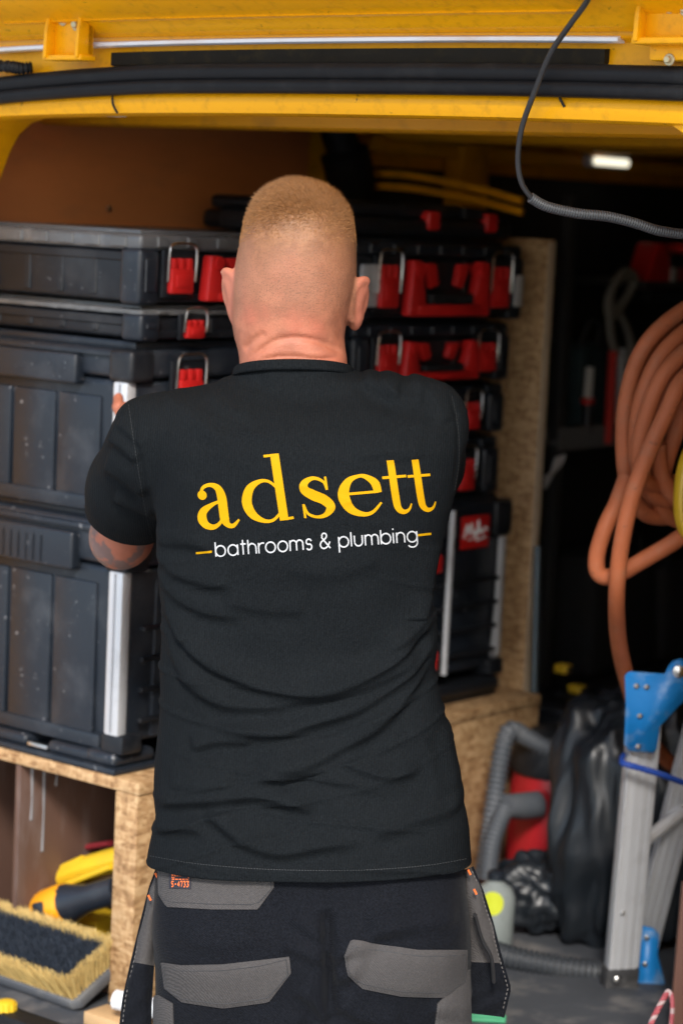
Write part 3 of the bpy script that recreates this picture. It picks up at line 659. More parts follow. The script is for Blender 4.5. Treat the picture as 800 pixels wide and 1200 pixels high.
# left hand clasps the rail at the box corner, thumb up on its side
tgt = pf(van(-.055, SV0-.012, 1.40)); th = pp(142, 474, .50)
hand(WLr, np.array([-.10,.9,.25]), np.array([-.35,0,1.]), np.array([1.,.25,0]), thumb=((np.array([-.45,.35,.8]),.040,.0125),(np.array([-.35,.55,.75]),.032,.0108),(np.array([-.1,.8,.5]),.025,.0094)))
BF.ell(pp(149,483,.46), (.0155,.022,.017), k=.008)
hand(WRr, np.array([-.75,.62,.05]), np.array([.15,.1,1.]), np.array([-.3,-.9,0.]))
P, Q = BF.mesh(3)
# neck folds and nape hollows as real relief
def crease(P, N, pts, amp, wpx, dy=0., soft=False, yl=None):
    C_ = crom([pp(x, y, dy) for x, y in pts], 10)[:, [0,2]]; w_ = wpx*PD/F
    lo, hi = C_.min(0)-6*w_, C_.max(0)+6*w_
    sel = np.where((P[:,0] > lo[0]) & (P[:,0] < hi[0]) & (P[:,2] > lo[1]) & (P[:,2] < hi[1]) & (N[:,1] < .25) & ((P[:,1] < yl) if yl is not None else True))[0]
    if len(sel) == 0: return
    p = P[sel][:, [0,2]]; best = np.full(len(sel), 9.); sg = np.zeros(len(sel)); par = np.zeros(len(sel)); M_ = len(C_)-1
    for i in range(M_):
        a, ab = C_[i], C_[i+1]-C_[i]; L2 = ab@ab+1e-12; tr = ((p-a)@ab)/L2; t = np.clip(tr, 0, 1); df = p-(a+t[:,None]*ab); d = np.linalg.norm(df, axis=1)
        s_ = np.sign(ab[0]*df[:,1]-ab[1]*df[:,0])*(1 if ab[0] >= 0 else -1); m = d < best; best[m] = d[m]; sg[m] = s_[m]; par[m] = (i+t[m])/M_
    tap = np.clip(np.minimum(par, 1-par)*5, 0, 1); tap = tap*tap*(3-2*tap); u_ = best*sg/w_
    dsp = amp*(np.where(u_ > 0, np.exp(-(u_/2.3)**2), np.exp(-(u_/.8)**2))-.35*np.exp(-(u_+1.9)**2))*tap if soft else amp*np.exp(-u_**2)*tap
    P[sel] += N[sel]*dsp[:,None]
N = normals(P, Q)
CR = 1.9
for pts, am, wd in ([(290,424),(303,412),(322,400),(345,396),(372,400),(392,408),(401,418)], -.0022, 3.2), ([(300,424),(322,419),(345,418),(372,421),(400,420)], -.0026, 2.8), ([(284,412),(296,400),(312,390)], -.0015, 4), ([(318,432),(350,429),(390,431)], -.0016, 2.6):
    crease(P, N, pts, am*CR, wd, .0, yl=.09)
def skin_mat():
    m = bpy.data.materials.new('fair ruddy skin'); m.use_nodes = True; nt = m.node_tree; Nn, L = nt.nodes, nt.links; b = Nn['Principled BSDF']
    b.inputs['Subsurface Weight'].default_value = .07; b.inputs['Subsurface Radius'].default_value = (.009,.003,.0015); b.inputs['Subsurface Scale'].default_value = 1
    g = Nn.new('ShaderNodeNewGeometry'); tc = Nn.new('ShaderNodeTexCoord'); sp = Nn.new('ShaderNodeSeparateXYZ'); L.new(tc.outputs['Object'], sp.inputs[0])
    def noise(sc, det=4, rough=.6):
        n = Nn.new('ShaderNodeTexNoise'); n.inputs['Scale'].default_value = sc; n.inputs['Detail'].default_value = det; n.inputs['Roughness'].default_value = rough; L.new(tc.outputs['Object'], n.inputs[0]); return n.outputs[0]
    def ramp(src, a, c):
        r = Nn.new('ShaderNodeMapRange'); r.interpolation_type = 'SMOOTHSTEP'; L.new(src, r.inputs[0]); r.inputs[1].default_value = a; r.inputs[2].default_value = c; return r.outputs[0]
    def mix(f, a, c, mode='MIX'):
        x = Nn.new('ShaderNodeMix'); x.data_type = 'RGBA'; x.blend_type = mode
        if isinstance(f, float): x.inputs[0].default_value = f
        else: L.new(f, x.inputs[0])
        for k, s in ((6,a),(7,c)):
            if isinstance(s, tuple): x.inputs[k].default_value = (*s,1)
            else: L.new(s, x.inputs[k])
        return x.outputs[2]
    def mth(op, a, c):
        x = Nn.new('ShaderNodeMath'); x.operation = op
        for k, s in ((0,a),(1,c)):
            if isinstance(s, (int,float)): x.inputs[k].default_value = s
            else: L.new(s, x.inputs[k])
        return x.outputs[0]
    ZW = lambda py: tow(pp(347, py, 0))[2]
    blot = mix(ramp(noise(30, 6), .38, .62), (.275,.100,.056), (.39,.145,.082))
    blot = mix(ramp(noise(9, 3), .5, .75), blot, (.42,.118,.070))
    zz = mth('ADD', sp.outputs[2], mth('MULTIPLY', mth('SUBTRACT', noise(14), .5), .05))
    # sunburnt band round the nape, paler shaven scalp above, sandy crop on top
    neck = mix(ramp(zz, ZW(432), ZW(372)), mix(.5, blot, (.39,.122,.070)), blot)
    scal = mix(ramp(zz, ZW(385), ZW(335)), neck, mix(.6, blot, (.27,.128,.072)))
    stub = Nn.new('ShaderNodeTexVoronoi'); stub.inputs['Scale'].default_value = 520; L.new(tc.outputs['Object'], stub.inputs[0])
    dots = mth('MULTIPLY', ramp(stub.outputs['Distance'], .42, .18), ramp(zz, ZW(405), ZW(345)))
    onhead = ramp(sp.outputs[2], ZW(425), ZW(400))
    scal = mix(mth('MULTIPLY', mth('MULTIPLY', dots, onhead), .95), scal, (.13,.065,.038))
    crop = mix(ramp(zz, ZW(332), ZW(236)), scal, mix(ramp(noise(60), .3, .7), (.165,.075,.030), (.28,.140,.058)))
    dxh = mth('ABSOLUTE', mth('SUBTRACT', sp.outputs[0], tow(pp(346,350,.08))[0]), 0); earm = mth('MULTIPLY', ramp(dxh, .0815, .087), ramp(sp.outputs[2], ZW(395), ZW(385)))
    crop = mix(mth('MULTIPLY', earm, .75), crop, (.46,.150,.095))
    # grey tattoo shading on the left arm
    arm = ramp(sp.outputs[0], tow(pp(190,640,.2))[0], tow(pp(170,640,.2))[0]); tz = ramp(sp.outputs[2], ZW(560), ZW(590))
    tat = mth('MULTIPLY', mth('MULTIPLY', arm, tz), ramp(noise(34, 2), .42, .55))
    col = mix(mth('MULTIPLY', tat, .75), crop, (.095,.088,.086))
    L.new(col, b.inputs['Base Color']); L.new(mth('ADD', mth('MULTIPLY', noise(45, 6), .30), .42), b.inputs['Roughness']); b.inputs['Specular IOR Level'].default_value = .42
    bp = Nn.new('ShaderNodeBump'); bp.inputs['Strength'].default_value = .5; bp.inputs['Distance'].default_value = .001; L.new(noise(380, 3), bp.inputs['Height'])
    b2 = Nn.new('ShaderNodeBump'); b2.inputs['Strength'].default_value = .25; b2.inputs['Distance'].default_value = .003; L.new(noise(55, 4), b2.inputs['Height']); L.new(b2.outputs[0], bp.inputs['Normal'])
    L.new(bp.outputs[0], b.inputs['Normal']); return m
body = fig('body', P, Q, skin_mat())
HP, HQ = P, Q; HN = normals(P, Q)

# ---------------------------------------------------------------- hair: cropped strands, longer on top
def hair():
    cen = HP[HQ].mean(1); nn = HN[HQ].mean(1); ztop = hz(213)
    d = (HP[HQ[:,2]]-HP[HQ[:,0]]); e = (HP[HQ[:,3]]-HP[HQ[:,1]]); ar = np.linalg.norm(np.cross(d, e), axis=1)
    hgt = (cen[:,2]-hz(300))/(hz(213)-hz(300)); ok = (hgt > -.25) & (cen[:,1] < .17) & (np.abs(cen[:,0]-hx) < .082)
    fade = np.clip((hgt-.12)/.75, 0, 1); wgt = ar*ok*(.03+fade**1.2); wgt /= wgt.sum()
    K = 30000; pick = rng.choice(len(cen), K, p=wgt); r1, r2 = rng.random(K), rng.random(K); q = HQ[pick]
    root = (HP[q[:,0]]*((1-r1)*(1-r2))[:,None]+HP[q[:,1]]*(r1*(1-r2))[:,None]+HP[q[:,2]]*(r1*r2)[:,None]+HP[q[:,3]]*((1-r1)*r2)[:,None])
    nrm = nn[pick]; f = np.clip((root[:,2]-hz(305)+rng.normal(0,.006,K))/(hz(222)-hz(305)), 0, 1)
    wh = pp(381, 258, -.01)                                # whorl: strands run out from here
    away = root-wh; away[:,1] *= .6; away /= np.linalg.norm(away, axis=1)[:,None]+1e-6
    swirl = np.cross(nrm, away)
    dr_ = nrm*(.62+.25*f[:,None])+away*.75*(.3+.7*f[:,None])+swirl*.3+np.array([0,0,-.5])*(1-f[:,None])+rng.normal(0,.26,(K,3)); dr_ -= nrm*np.minimum(0,(dr_*nrm).sum(1))[:,None]; dr_ /= np.linalg.norm(dr_,axis=1)[:,None]
    ln = (.0012+.017*f**1.5*(.08+.92*np.clip((nrm[:,2]+.22)/1.0, 0, 1)**1.4))*(.7+.6*rng.random(K)); side = np.cross(dr_, nrm); side /= np.linalg.norm(side,axis=1)[:,None]+1e-6; up = np.cross(side, dr_)
    vs = []; W_ = .00020
    pts = [root-nrm*.0005, root+dr_*(ln*.5)[:,None]+nrm*(ln*.06)[:,None], root+dr_*ln[:,None]-nrm*(ln*.10)[:,None]]
    V3 = np.zeros((K, 7, 3))
    for j, (p, wd) in enumerate(zip(pts[:2], (1, .8))):
        for i, t in enumerate((0, 2.094, 4.189)): V3[:, j*3+i] = p+(side*math.cos(t)+up*math.sin(t))*W_*wd
    V3[:,6] = pts[2]
    base = np.array([(0,1,4,3),(1,2,5,4),(2,0,3,5)]); tri = np.array([(3,4,6),(4,5,6),(5,3,6)]); off = (np.arange(K)*7)
    faces = [tuple(r) for r in (base[None]+off[:,None,None]).reshape(-1,4).tolist()]+[tuple(r) for r in (tri[None]+off[:,None,None]).reshape(-1,3).tolist()]
    m = mat('sandy blond hair', (.35,.165,.060), .38, var=.8, vscale=160, spec=.4)
    o = fig('hair', V3.reshape(-1,3), faces, m); o['kind'] = 'stuff'
hair()

# ---------------------------------------------------------------- t-shirt
SF = Field((-.42,-.20,-.54), (.24,.42,.28), .003)
rows = [(1075,176,551,.0,.127),(1030,173,552.5,.0,.128),(1000,173.5,552,.0,.128),(975,177,549,.003,.126),(955,181,545,.006,.124),(930,179.5,539,.01,.120),(900,182,533,.014,.116),(860,185.5,525,.02,.112),(800,188,513,.025,.109),
        (750,188.5,507,.025,.109),(700,187,508.5,.02,.113),(650,184.5,515,.014,.119),(600,183,527,.01,.123),(560,180,537,.01,.124),(525,172,543,.013,.121),(500,165,544.5,.02,.114),
        (485,162,543,.028,.104),(474,166,540,.036,.094),(467,176,537,.042,.086),(460,206,533,.047,.080),(453,236,527,.052,.075),(447,256,512,.055,.072),(441,269,448,.058,.071),(434,281,410,.062,.0705),(424,282,406,.064,.070)]
SF.loft([row(*r) for r in rows], 2.45, k=.01)
uL = EL-SL; uR = ER-SR
SF.cone(SL+np.array([.012,0,0]), SL+uL*.50, .066, .065, k=.030); SF.cone(SL+uL*.45, SL+uL*1.05, .065, .062, k=.02)
SF.cone(SR, SR+uR*.5, .060, .062, k=.02); SF.cone(SR+uR*.45, SR+uR*.95, .062, .060, k=.02)
P, Q = SF.mesh(5)
# hollow between the shoulder blades, spine groove, blade relief
N = normals(P, Q)
FOLDS = [  # (photo points, height in metres, width in px)
 ([(186,690),(200,728),(222,757),(257,784),(314,806),(375,809),(447,783),(488,747),(507,716)], .0055, 8),
 ([(192,735),(210,785),(252,822),(305,827),(355,821),(420,806),(470,783),(502,748)], .0045, 8),
 ([(248,852),(300,857),(345,853),(416,829),(478,793),(505,755)], .0050, 8),
 ([(222,880),(255,869),(298,868)], .0035, 6),
 ([(276,924),(322,906),(365,891),(427,860),(480,814),(506,775)], .0045, 8),
 ([(198,925),(235,920),(278,914)], .0035, 7),
 ([(395,888),(425,900),(455,909),(495,904)], .0040, 7),
 ([(300,900),(340,897),(380,902),(430,918),(480,926)], .0030, 9),
 ([(178,952),(205,943),(240,936),(300,930),(345,938),(372,945)], .0055, 7),
 ([(240,950),(262,962),(290,980),(330,990),(378,983),(430,977)], .0045, 7),
 ([(178,978),(205,972),(240,968)], .0040, 7),
 ([(430,972),(470,962),(510,955),(540,950)], .0030, 9),
 ([(180,650),(200,668),(235,680),(275,684)], .0030, 8), ([(182,672),(205,700),(240,716),(290,722)], .0028, 8), ([(260,700),(310,712),(360,712)], .0018, 9),
 ([(180,640),(215,636),(250,640)], .0025, 7),
 ([(514,640),(503,690),(500,740),(509,800)], .0030, 8), ([(505,700),(488,740),(450,765)], .0025, 8),
 ([(300,448),(330,458),(370,460),(400,450)], .0016, 8), ([(425,444),(445,462),(470,470)], .0035, 7), ([(445,446),(468,468),(500,474)], .0030, 8), ([(480,448),(505,466),(525,500)], .0025, 9),
 ([(240,462),(262,480),(300,488)], .0018, 9), ([(186,470),(225,490),(262,520)], .0016, 11), ([(410,535),(450,528),(500,532)], .0015, 8),
 ([(150,476),(158,520),(168,580),(180,636)], -.0022, 3.0),         # left armhole seam
 ([(528,462),(537,500),(538,540),(531,585)], -.0018, 3.0),          # right armhole seam
 ([(118,520),(140,528),(160,545)], .0028, 7), ([(112,556),(138,566),(166,590)], .0032, 7), ([(122,596),(148,606),(174,618)], .0030, 6), ([(130,500),(150,512),(166,528)], .0022, 6),
 ([(174,1003),(260,1018),(365,1021),(460,1019),(552,1008)], -.0010, 2.2),   # hem stitching
 ([(240,560),(225,600),(222,640)], .0012, 14), ([(330,660),(390,668),(450,650)], .0014, 12), ([(210,760),(230,800),(236,850)], .0014, 12), ([(480,850),(505,890),(520,940)], .0020, 12), ([(520,860),(532,905),(540,960)], .0025, 9)]
for pts, am, wd in FOLDS: crease(P, N, pts, am*(2.1 if am > .0011 else 1), wd*(.95 if am > .0011 else 1), -.08, soft=am > .0011)
N = normals(P, Q)
# slack waviness of the cloth
X_, Z_ = P[:,0], P[:,2]
rg_ = lambda a, fx, fz, p: 1-np.abs(np.sin(X_*fx+Z_*fz+p+.8*np.sin(X_*13+Z_*9+p*2)))*2
fine = .0016*np.maximum(0, rg_(1,14,62,.4))**2*np.clip(np.sin(X_*11+Z_*14+1),0,1)+.0014*np.maximum(0, rg_(1,-22,75,2.1))**2*np.clip(np.sin(X_*9-Z_*17+2.4),0,1)
wav = fine*2.0+.0012*np.sin(Z_*46+np.sin(X_*17)*1.6+X_*9)+.0009*np.sin(X_*37+Z_*25+1.3*np.sin(Z_*21)); low = np.clip((-.05-Z_)/.2, 0, 1)
P += N*(wav*(.35+.9*low))[:,None]
def cloth_mat(name, col, rib=1400, var=.2, bump=.38, rough=.85, sheen=.25, vs=5, lint_amp=1.0):
    m = mat(name, col, rough, var=var, vscale=vs, sheen=sheen, spec=.06); nt = m.node_tree; Nn, L = nt.nodes, nt.links
    b = Nn['Principled BSDF']; b.inputs['Sheen Roughness'].default_value = .45; tc = Nn.new('ShaderNodeTexCoord')
    wv = Nn.new('ShaderNodeTexWave'); wv.bands_direction = 'DIAGONAL' if 'trouser' in name else 'X'; wv.inputs['Scale'].default_value = rib/10; wv.inputs['Distortion'].default_value = 3.5; wv.inputs['Detail'].default_value = 3; wv.inputs['Detail Scale'].default_value = 1.2
    nz = Nn.new('ShaderNodeTexNoise'); nz.inputs['Scale'].default_value = 700; nz.inputs['Detail'].default_value = 3
    L.new(tc.outputs['Object'], wv.inputs[0]); L.new(tc.outputs['Object'], nz.inputs[0])
    ad = Nn.new('ShaderNodeMath'); ad.operation = 'MULTIPLY_ADD'; L.new(nz.outputs[0], ad.inputs[0]); ad.inputs[1].default_value = .9; L.new(wv.outputs['Fac'], ad.inputs[2])
    bp = Nn.new('ShaderNodeBump'); bp.inputs['Strength'].default_value = bump; bp.inputs['Distance'].default_value = .0008; L.new(ad.outputs[0], bp.inputs['Height'])
    n2 = Nn.new('ShaderNodeTexNoise'); n2.inputs['Scale'].default_value = 26; n2.inputs['Detail'].default_value = 5; L.new(tc.outputs['Object'], n2.inputs[0])
    b2 = Nn.new('ShaderNodeBump'); b2.inputs['Strength'].default_value = .22; b2.inputs['Distance'].default_value = .006; L.new(n2.outputs[0], b2.inputs['Height']); L.new(b2.outputs[0], bp.inputs['Normal'])
    src = b.inputs['Base Color'].links[0].from_socket; lint = Nn.new('ShaderNodeTexNoise'); lint.inputs['Scale'].default_value = 430; lint.inputs['Detail'].default_value = 2; L.new(tc.outputs['Object'], lint.inputs[0])
    l2 = Nn.new('ShaderNodeMapRange'); L.new(lint.outputs[0], l2.inputs[0]); l2.inputs[1].default_value = .3; l2.inputs[2].default_value = .75; l2.inputs[3].default_value = 1-.38*lint_amp; l2.inputs[4].default_value = 1+.55*lint_amp
    r2 = Nn.new('ShaderNodeMapRange'); L.new(wv.outputs['Fac'], r2.inputs[0]); r2.inputs[3].default_value = .86; r2.inputs[4].default_value = 1.14
    mu = Nn.new('ShaderNodeMath'); mu.operation = 'MULTIPLY'; L.new(l2.outputs[0], mu.inputs[0]); L.new(r2.outputs[0], mu.inputs[1])
    vm = Nn.new('ShaderNodeVectorMath'); vm.operation = 'SCALE'; L.new(src, vm.inputs[0]); L.new(mu.outputs[0], vm.inputs['Scale']); L.new(vm.outputs[0], b.inputs['Base Color'])
    L.new(bp.outputs[0], b.inputs['Normal']); return m
SHIRT = cloth_mat('black cotton jersey', (.0064,.0078,.0090), 1000, .18, sheen=.0, lint_amp=.7)
shirt = fig('t_shirt', P, Q, SHIRT)
def cut(o, co, no, reg=None):
    """trim the cloth at a plane (co, no in figure frame): removes what lies beyond"""
    bm = bmesh.new(); bm.from_mesh(o.data); wco = Vector(tow(np.array(co)[None])[0]); n_ = np.array(no, float); wn = Vector(n_[0]*EX+n_[1]*np.array([0,1.,0])+n_[2]*EZ)
    fs = [f for f in bm.faces if reg is None or reg(f.calc_center_median())]
    ge = list(fs)+list({e for f in fs for e in f.edges})+list({v for f in fs for v in f.verts})
    r = bmesh.ops.bisect_plane(bm, geom=ge, plane_co=wco, plane_no=wn, clear_outer=True, dist=1e-6)
    bm.to_mesh(o.data); bm.free()
hemc = pp(362, 1006, .0); cut(shirt, hemc, (.0, -.02, -1))
wSL, wEL, wSR, wER = [Vector(tow(q[None])[0]) for q in (SL, EL, SR, ER)]
cL = pp(139, 655, .10); cut(shirt, cL, (-.24, .36, -.65), lambda c: (c-wEL).length < .20 and c.x < Vector(tow(pp(183,640,0)[None])[0]).x)
cR = SR+uR*.66; cut(shirt, cR, uR/np.linalg.norm(uR), lambda c: (c-wER).length < .16)
neckc = pp(345, 431, .06); cut(shirt, neckc, (.0, .22, 1))
me = shirt.data; me.polygons.foreach_set('use_smooth', [True]*len(me.polygons))
so_ = shirt.modifiers.new('thick', 'SOLIDIFY'); so_.thickness = .0022; so_.offset = -1
# collar band
def neck_ring(py, grow, n=56):
    r = row(py, 280, 408, .063, .0695); a = np.arange(n)*2*math.pi/n; cx, aa = (r[1]+r[2])/2, (r[2]-r[1])/2+grow
    return np.stack([cx+aa*np.sign(np.cos(a))*np.abs(np.cos(a))**(2/2.2), r[3]+(r[4]+grow)*np.sign(np.sin(a))*np.abs(np.sin(a))**(2/2.2), r[0]-.22*(r[3]+(r[4]+grow)*np.sin(a)-.06)], 1)
rings = [neck_ring(p, g) for p, g in ((433,.000),(430.5,.0025),(430.0,.0050),(431.5,.0072),(435,.0082),(439,.0095),(442,.0105),(443,.0060))]
n_ = 56; cv = np.concatenate(rings); cf = [(i*n_+k, i*n_+(k+1)%n_, (i+1)*n_+(k+1)%n_, (i+1)*n_+k) for i in range(len(rings)-1) for k in range(n_)]
fig('collar', cv, cf, SHIRT, shirt)

# surface printing: project shapes on the cloth from behind
def bvh_of(o):
    m = o.data; return BVHTree.FromPolygons([v.co.copy() for v in m.vertices], [p.vertices[:] for p in m.polygons])
bpy.context.view_layer.update(); SB = bvh_of(shirt)
def project(tree, q, off, dy=0.):
    """photo pixel -> point on the cloth, lifted by off"""
    w_ = at(q[0], q[1], PD); d = w_-CAM; d /= np.linalg.norm(d)
    h = tree.ray_cast(Vector(CAM-PB), Vector(d))
    if h[0] is None: return None
    n = h[1] if h[1].dot(Vector(d)) < 0 else -h[1]
    return np.array(h[0])+np.array(n)*off
def strip(vs, fs, tree, pts, conv, off, n=6, across=4):
    """variable-width pen stroke in letter units -> quads on the cloth"""
    Pn = np.array([p[:2] for p in pts], float); Wd = np.array([p[2] for p in pts], float)
    if len(pts) > 2: c = crom(np.column_stack([Pn, Wd]), n)
    else: c = np.array([[*(Pn[0]*(1-t)+Pn[1]*t), Wd[0]*(1-t)+Wd[1]*t] for t in np.linspace(0,1,n+1)])
    Tn = np.gradient(c[:,:2], axis=0); Tn /= np.linalg.norm(Tn,axis=1)[:,None]+1e-9; Nn = np.stack([-Tn[:,1], Tn[:,0]], 1); b0 = len(vs)
    for i in range(len(c)):
        for j in range(across+1):
            s_ = (j/across*2-1)*c[i,2]; p = project(tree, conv(c[i,0]+Nn[i,0]*s_, c[i,1]+Nn[i,1]*s_), off); vs.append(p if p is not None else vs[-1])
    w_ = across+1
    for i in range(len(c)-1):
        for j in range(across): a = b0+i*w_+j; fs.append((a, a+1, a+w_+1, a+w_))
def disc(vs, fs, tree, c, r, conv, off, n=18):
    b0 = len(vs); vs.append(project(tree, conv(*c), off))
    for rr in (.5, 1):
        for k in range(n): vs.append(project(tree, conv(c[0]+r*rr*math.cos(k*2*math.pi/n), c[1]+r*rr*math.sin(k*2*math.pi/n)), off))
    for k in range(n): fs.append((b0, b0+1+k, b0+1+(k+1)%n)); fs.append((b0+1+k, b0+1+n+k, b0+1+n+(k+1)%n, b0+1+(k+1)%n))
GL = {'a': ([[(.15,.74,.03),(.24,.92,.036),(.42,.97,.045),(.58,.89,.085),(.64,.70,.115),(.64,.42,.118),(.64,.18,.112),(.70,.05,.07),(.82,.025,.045),(.97,.15,.022)],
             [(.62,.60,.028),(.40,.53,.045),(.18,.40,.095),(.12,.23,.118),(.20,.08,.092),(.36,.03,.055),(.52,.11,.036),(.62,.26,.03)]], [((.20,.76),.105)]),
      'd': ([[(.80,.80,.03),(.64,.96,.034),(.44,.97,.05),(.22,.82,.10),(.115,.5,.118),(.20,.20,.104),(.42,.03,.05),(.62,.025,.034),(.80,.18,.03)],
             [(.86,1.60,.105),(.86,.0,.105)], [(.62,1.565,.03),(.84,1.565,.03)], [(.88,.03,.03),(1.07,.045,.03)]], []),
      's': ([[(.63,.66,.022),(.58,.86,.030),(.38,.965,.045),(.18,.87,.085),(.16,.70,.112),(.34,.55,.135),(.55,.42,.130),(.66,.24,.110),(.54,.07,.065),(.35,.028,.036),(.16,.12,.03),(.09,.36,.022)],
             [(.635,.98,.024),(.635,.66,.024)], [(.085,.02,.024),(.085,.36,.024)]], []),
      'e': ([[(.14,.555,.032),(.84,.555,.032)], [(.83,.53,.085),(.79,.78,.098),(.62,.945,.062),(.47,.97,.042),(.27,.88,.082),(.14,.65,.122),(.13,.42,.128),(.24,.16,.104),(.46,.03,.058),(.66,.06,.038),(.87,.28,.022)]], []),
      't': ([[(.34,1.36,.115),(.34,.90,.118),(.34,.34,.118),(.37,.13,.105),(.50,.025,.058),(.66,.07,.034),(.76,.22,.02)], [(.04,.93,.034),(.72,.93,.034)]], [])}
PYEL = mat('yellow screen print', (.47,.245,.001), .7, spec=.1, var=.05, vscale=90)
k_ = 0
#        letter, left px, right px, baseline px at its left, x-height px, units wide
for ch, x0, x1, yb, xh, uw in (('a',229.5,279,620.5,52,.99),('d',283.5,341,613.5,48.5,1.07),('s',350,389,608.5,48,.72),('e',396,447,606,47,.90),('t',449,480,602.5,45.5,.76),('t',478.5,508,600,44.5,.76)):
    sx = (x1-x0)/uw
    conv = lambda x, y, x0=x0, sx=sx, yb=yb, xh=xh: (x0+x*sx-y*xh*.15+xh*.07, yb-y*xh-.085*x*sx)
    vs, fs = [], []; st, ds = GL[ch]; st = [[(x, y, w_*(.9 if w_ > .06 else 1)) for x, y, w_ in s_] for s_ in st]
    for s_ in st: strip(vs, fs, SB, s_, conv, .0008+.00004*(k_%7), 8); k_ += 1
    for c, r in ds: disc(vs, fs, SB, c, r, conv, .0008+.00004*(k_%7)); k_ += 1
    mk('print_letter', vs, fs, PYEL, shirt)
# second line, monoline letters
def arc(cx, cy, r, a0, a1, n=9, ry=None): return [(cx+r*math.cos(t), cy+(ry or r)*math.sin(t)) for t in np.radians(np.linspace(a0, a1, n))]
O_ = arc(.5,.5,.5,0,360,17)
SG = {'b': ([O_, [(0,1.55),(0,0)]], 1.28), 'a': ([O_, [(1,1),(1,0)]], 1.30), 't': ([[(.25,1.4),(.25,0)], [(0,1),(.55,1)]], .78), 'h': ([[(0,1.55),(0,0)], [(0,.5)]+arc(.4,.58,.4,170,0,8)+[(.8,0)]], 1.08),
      'r': ([[(0,1),(0,0)], [(0,.5)]+arc(.42,.55,.42,165,65,6)], .72), 'o': ([O_], 1.26), 'm': ([[(0,1),(0,0)], [(0,.5)]+arc(.33,.65,.33,170,0,7)+[(.66,0)], [(.66,.5)]+arc(.99,.65,.33,170,0,7)+[(1.32,0)]], 1.62),
      's': ([[(.58,.80)]+arc(.32,.75,.26,40,250,8)+arc(.32,.26,.28,70,-150,8)], .88), '&': ([[(1.0,0),(.22,1.0)]+arc(.45,1.22,.24,200,-20,7)+[(.55,.95),(.15,.66)]+arc(.36,.36,.36,140,300,7)+[(.75,.2),(1.0,.62)]], 1.30),
      'p': ([O_, [(0,1),(0,-.5)]], 1.28), 'l': ([[(0,1.55),(0,0)]], .34), 'u': ([[(0,1),(0,.4)]+arc(.4,.4,.4,180,360,8)+[(.8,1)]], 1.10), 'i': ([[(0,1),(0,0)], [(0,1.28),(0,1.42)]], .34), 'n': ([[(0,1),(0,0)], [(0,.5)]+arc(.4,.58,.4,170,0,8)+[(.8,0)]], 1.08),
      'g': ([O_, [(1,1),(1,-.1)]+arc(.5,-.08,.5,0,-150,8,.42)], 1.26), ' ': ([], .62)}
txt = 'bathrooms & plumbing'; tot = sum(SG[c][1] for c in txt)-.28; X0, X1 = 253.5, 488; sx = (X1-X0)/tot; xx = 0.
PWH = mat('white screen print', (.44,.45,.46), .7, spec=.1, var=.04, vscale=90)
for ch in txt:
    vs, fs = [], []
    for s_ in SG[ch][0]:
        conv = lambda x, y, xx=xx: (X0+(xx+x)*sx-y*12.2*.07, 652-.075*(xx+x)*sx-y*12.2)
        pts = [(p[0], min(p[1],1.36) if p[1] > 1.5 else p[1], .068) for p in s_]; strip(vs, fs, SB, pts, conv, .0008+.00004*(k_%7), 3, 1); k_ += 1
    if vs: mk('print_letter', vs, fs, PWH, shirt)
    xx += SG[ch][1]
for a, c in (((230,648),(248.5,646.3)), ((489,627),(504.5,625.3))):
    vs, fs = [], []; conv = lambda x, y, a=a, c=c: (a[0]+(c[0]-a[0])*x, a[1]+(c[1]-a[1])*x-y); strip(vs, fs, SB, [(0,0,1.3),(1,0,1.3)], lambda x, y, f=conv: f(x, y), .0008, 6, 1)
    # stroke width is given in px here
    vs, fs = [], []
    for t in np.linspace(0,1,8):
        for s_ in (-1.3,1.3): vs.append(project(SB, (a[0]+(c[0]-a[0])*t, a[1]+(c[1]-a[1])*t+s_), .0008))
    fs = [(2*i,2*i+1,2*i+3,2*i+2) for i in range(7)]; mk('print_dash', vs, fs, PYEL, shirt)

# stitching: armholes, collar and hem
THR = mat('grey sewing thread', (.020,.022,.023), .8)
for line, wd, st in (([(151,474),(156,510),(164,560),(172,605),(180,636)], .45, 2.6), ([(529,464),(536,500),(537,540),(532,575)], .45, 2.6), ([(176,1003),(230,1012),(300,1018),(365,1020),(440,1019),(500,1014),(548,1006)], .40, 2.2)):
    c = crom(line, 60); sg = np.concatenate([[0],np.cumsum(np.linalg.norm(np.diff(c,axis=0),axis=1))]); vs, fs = [], []
    for t in np.arange(0, sg[-1]-st, st*1.5):
        seg2 = [np.array([np.interp(t+k*st/2, sg, c[:,i]) for i in (0,1)]) for k in range(3)]; q = []
        for p_ in seg2:
            for s_ in (-wd, wd): q.append(project(SB, (p_[0]+s_*.7, p_[1]+s_), .0005))
        if any(v is None for v in q): continue
        n0 = len(vs); vs += q; fs += [(n0,n0+1,n0+3,n0+2),(n0+2,n0+3,n0+5,n0+4)]
    if vs: o = mk('stitching', vs, fs, THR, shirt, False); o['kind'] = 'stuff'

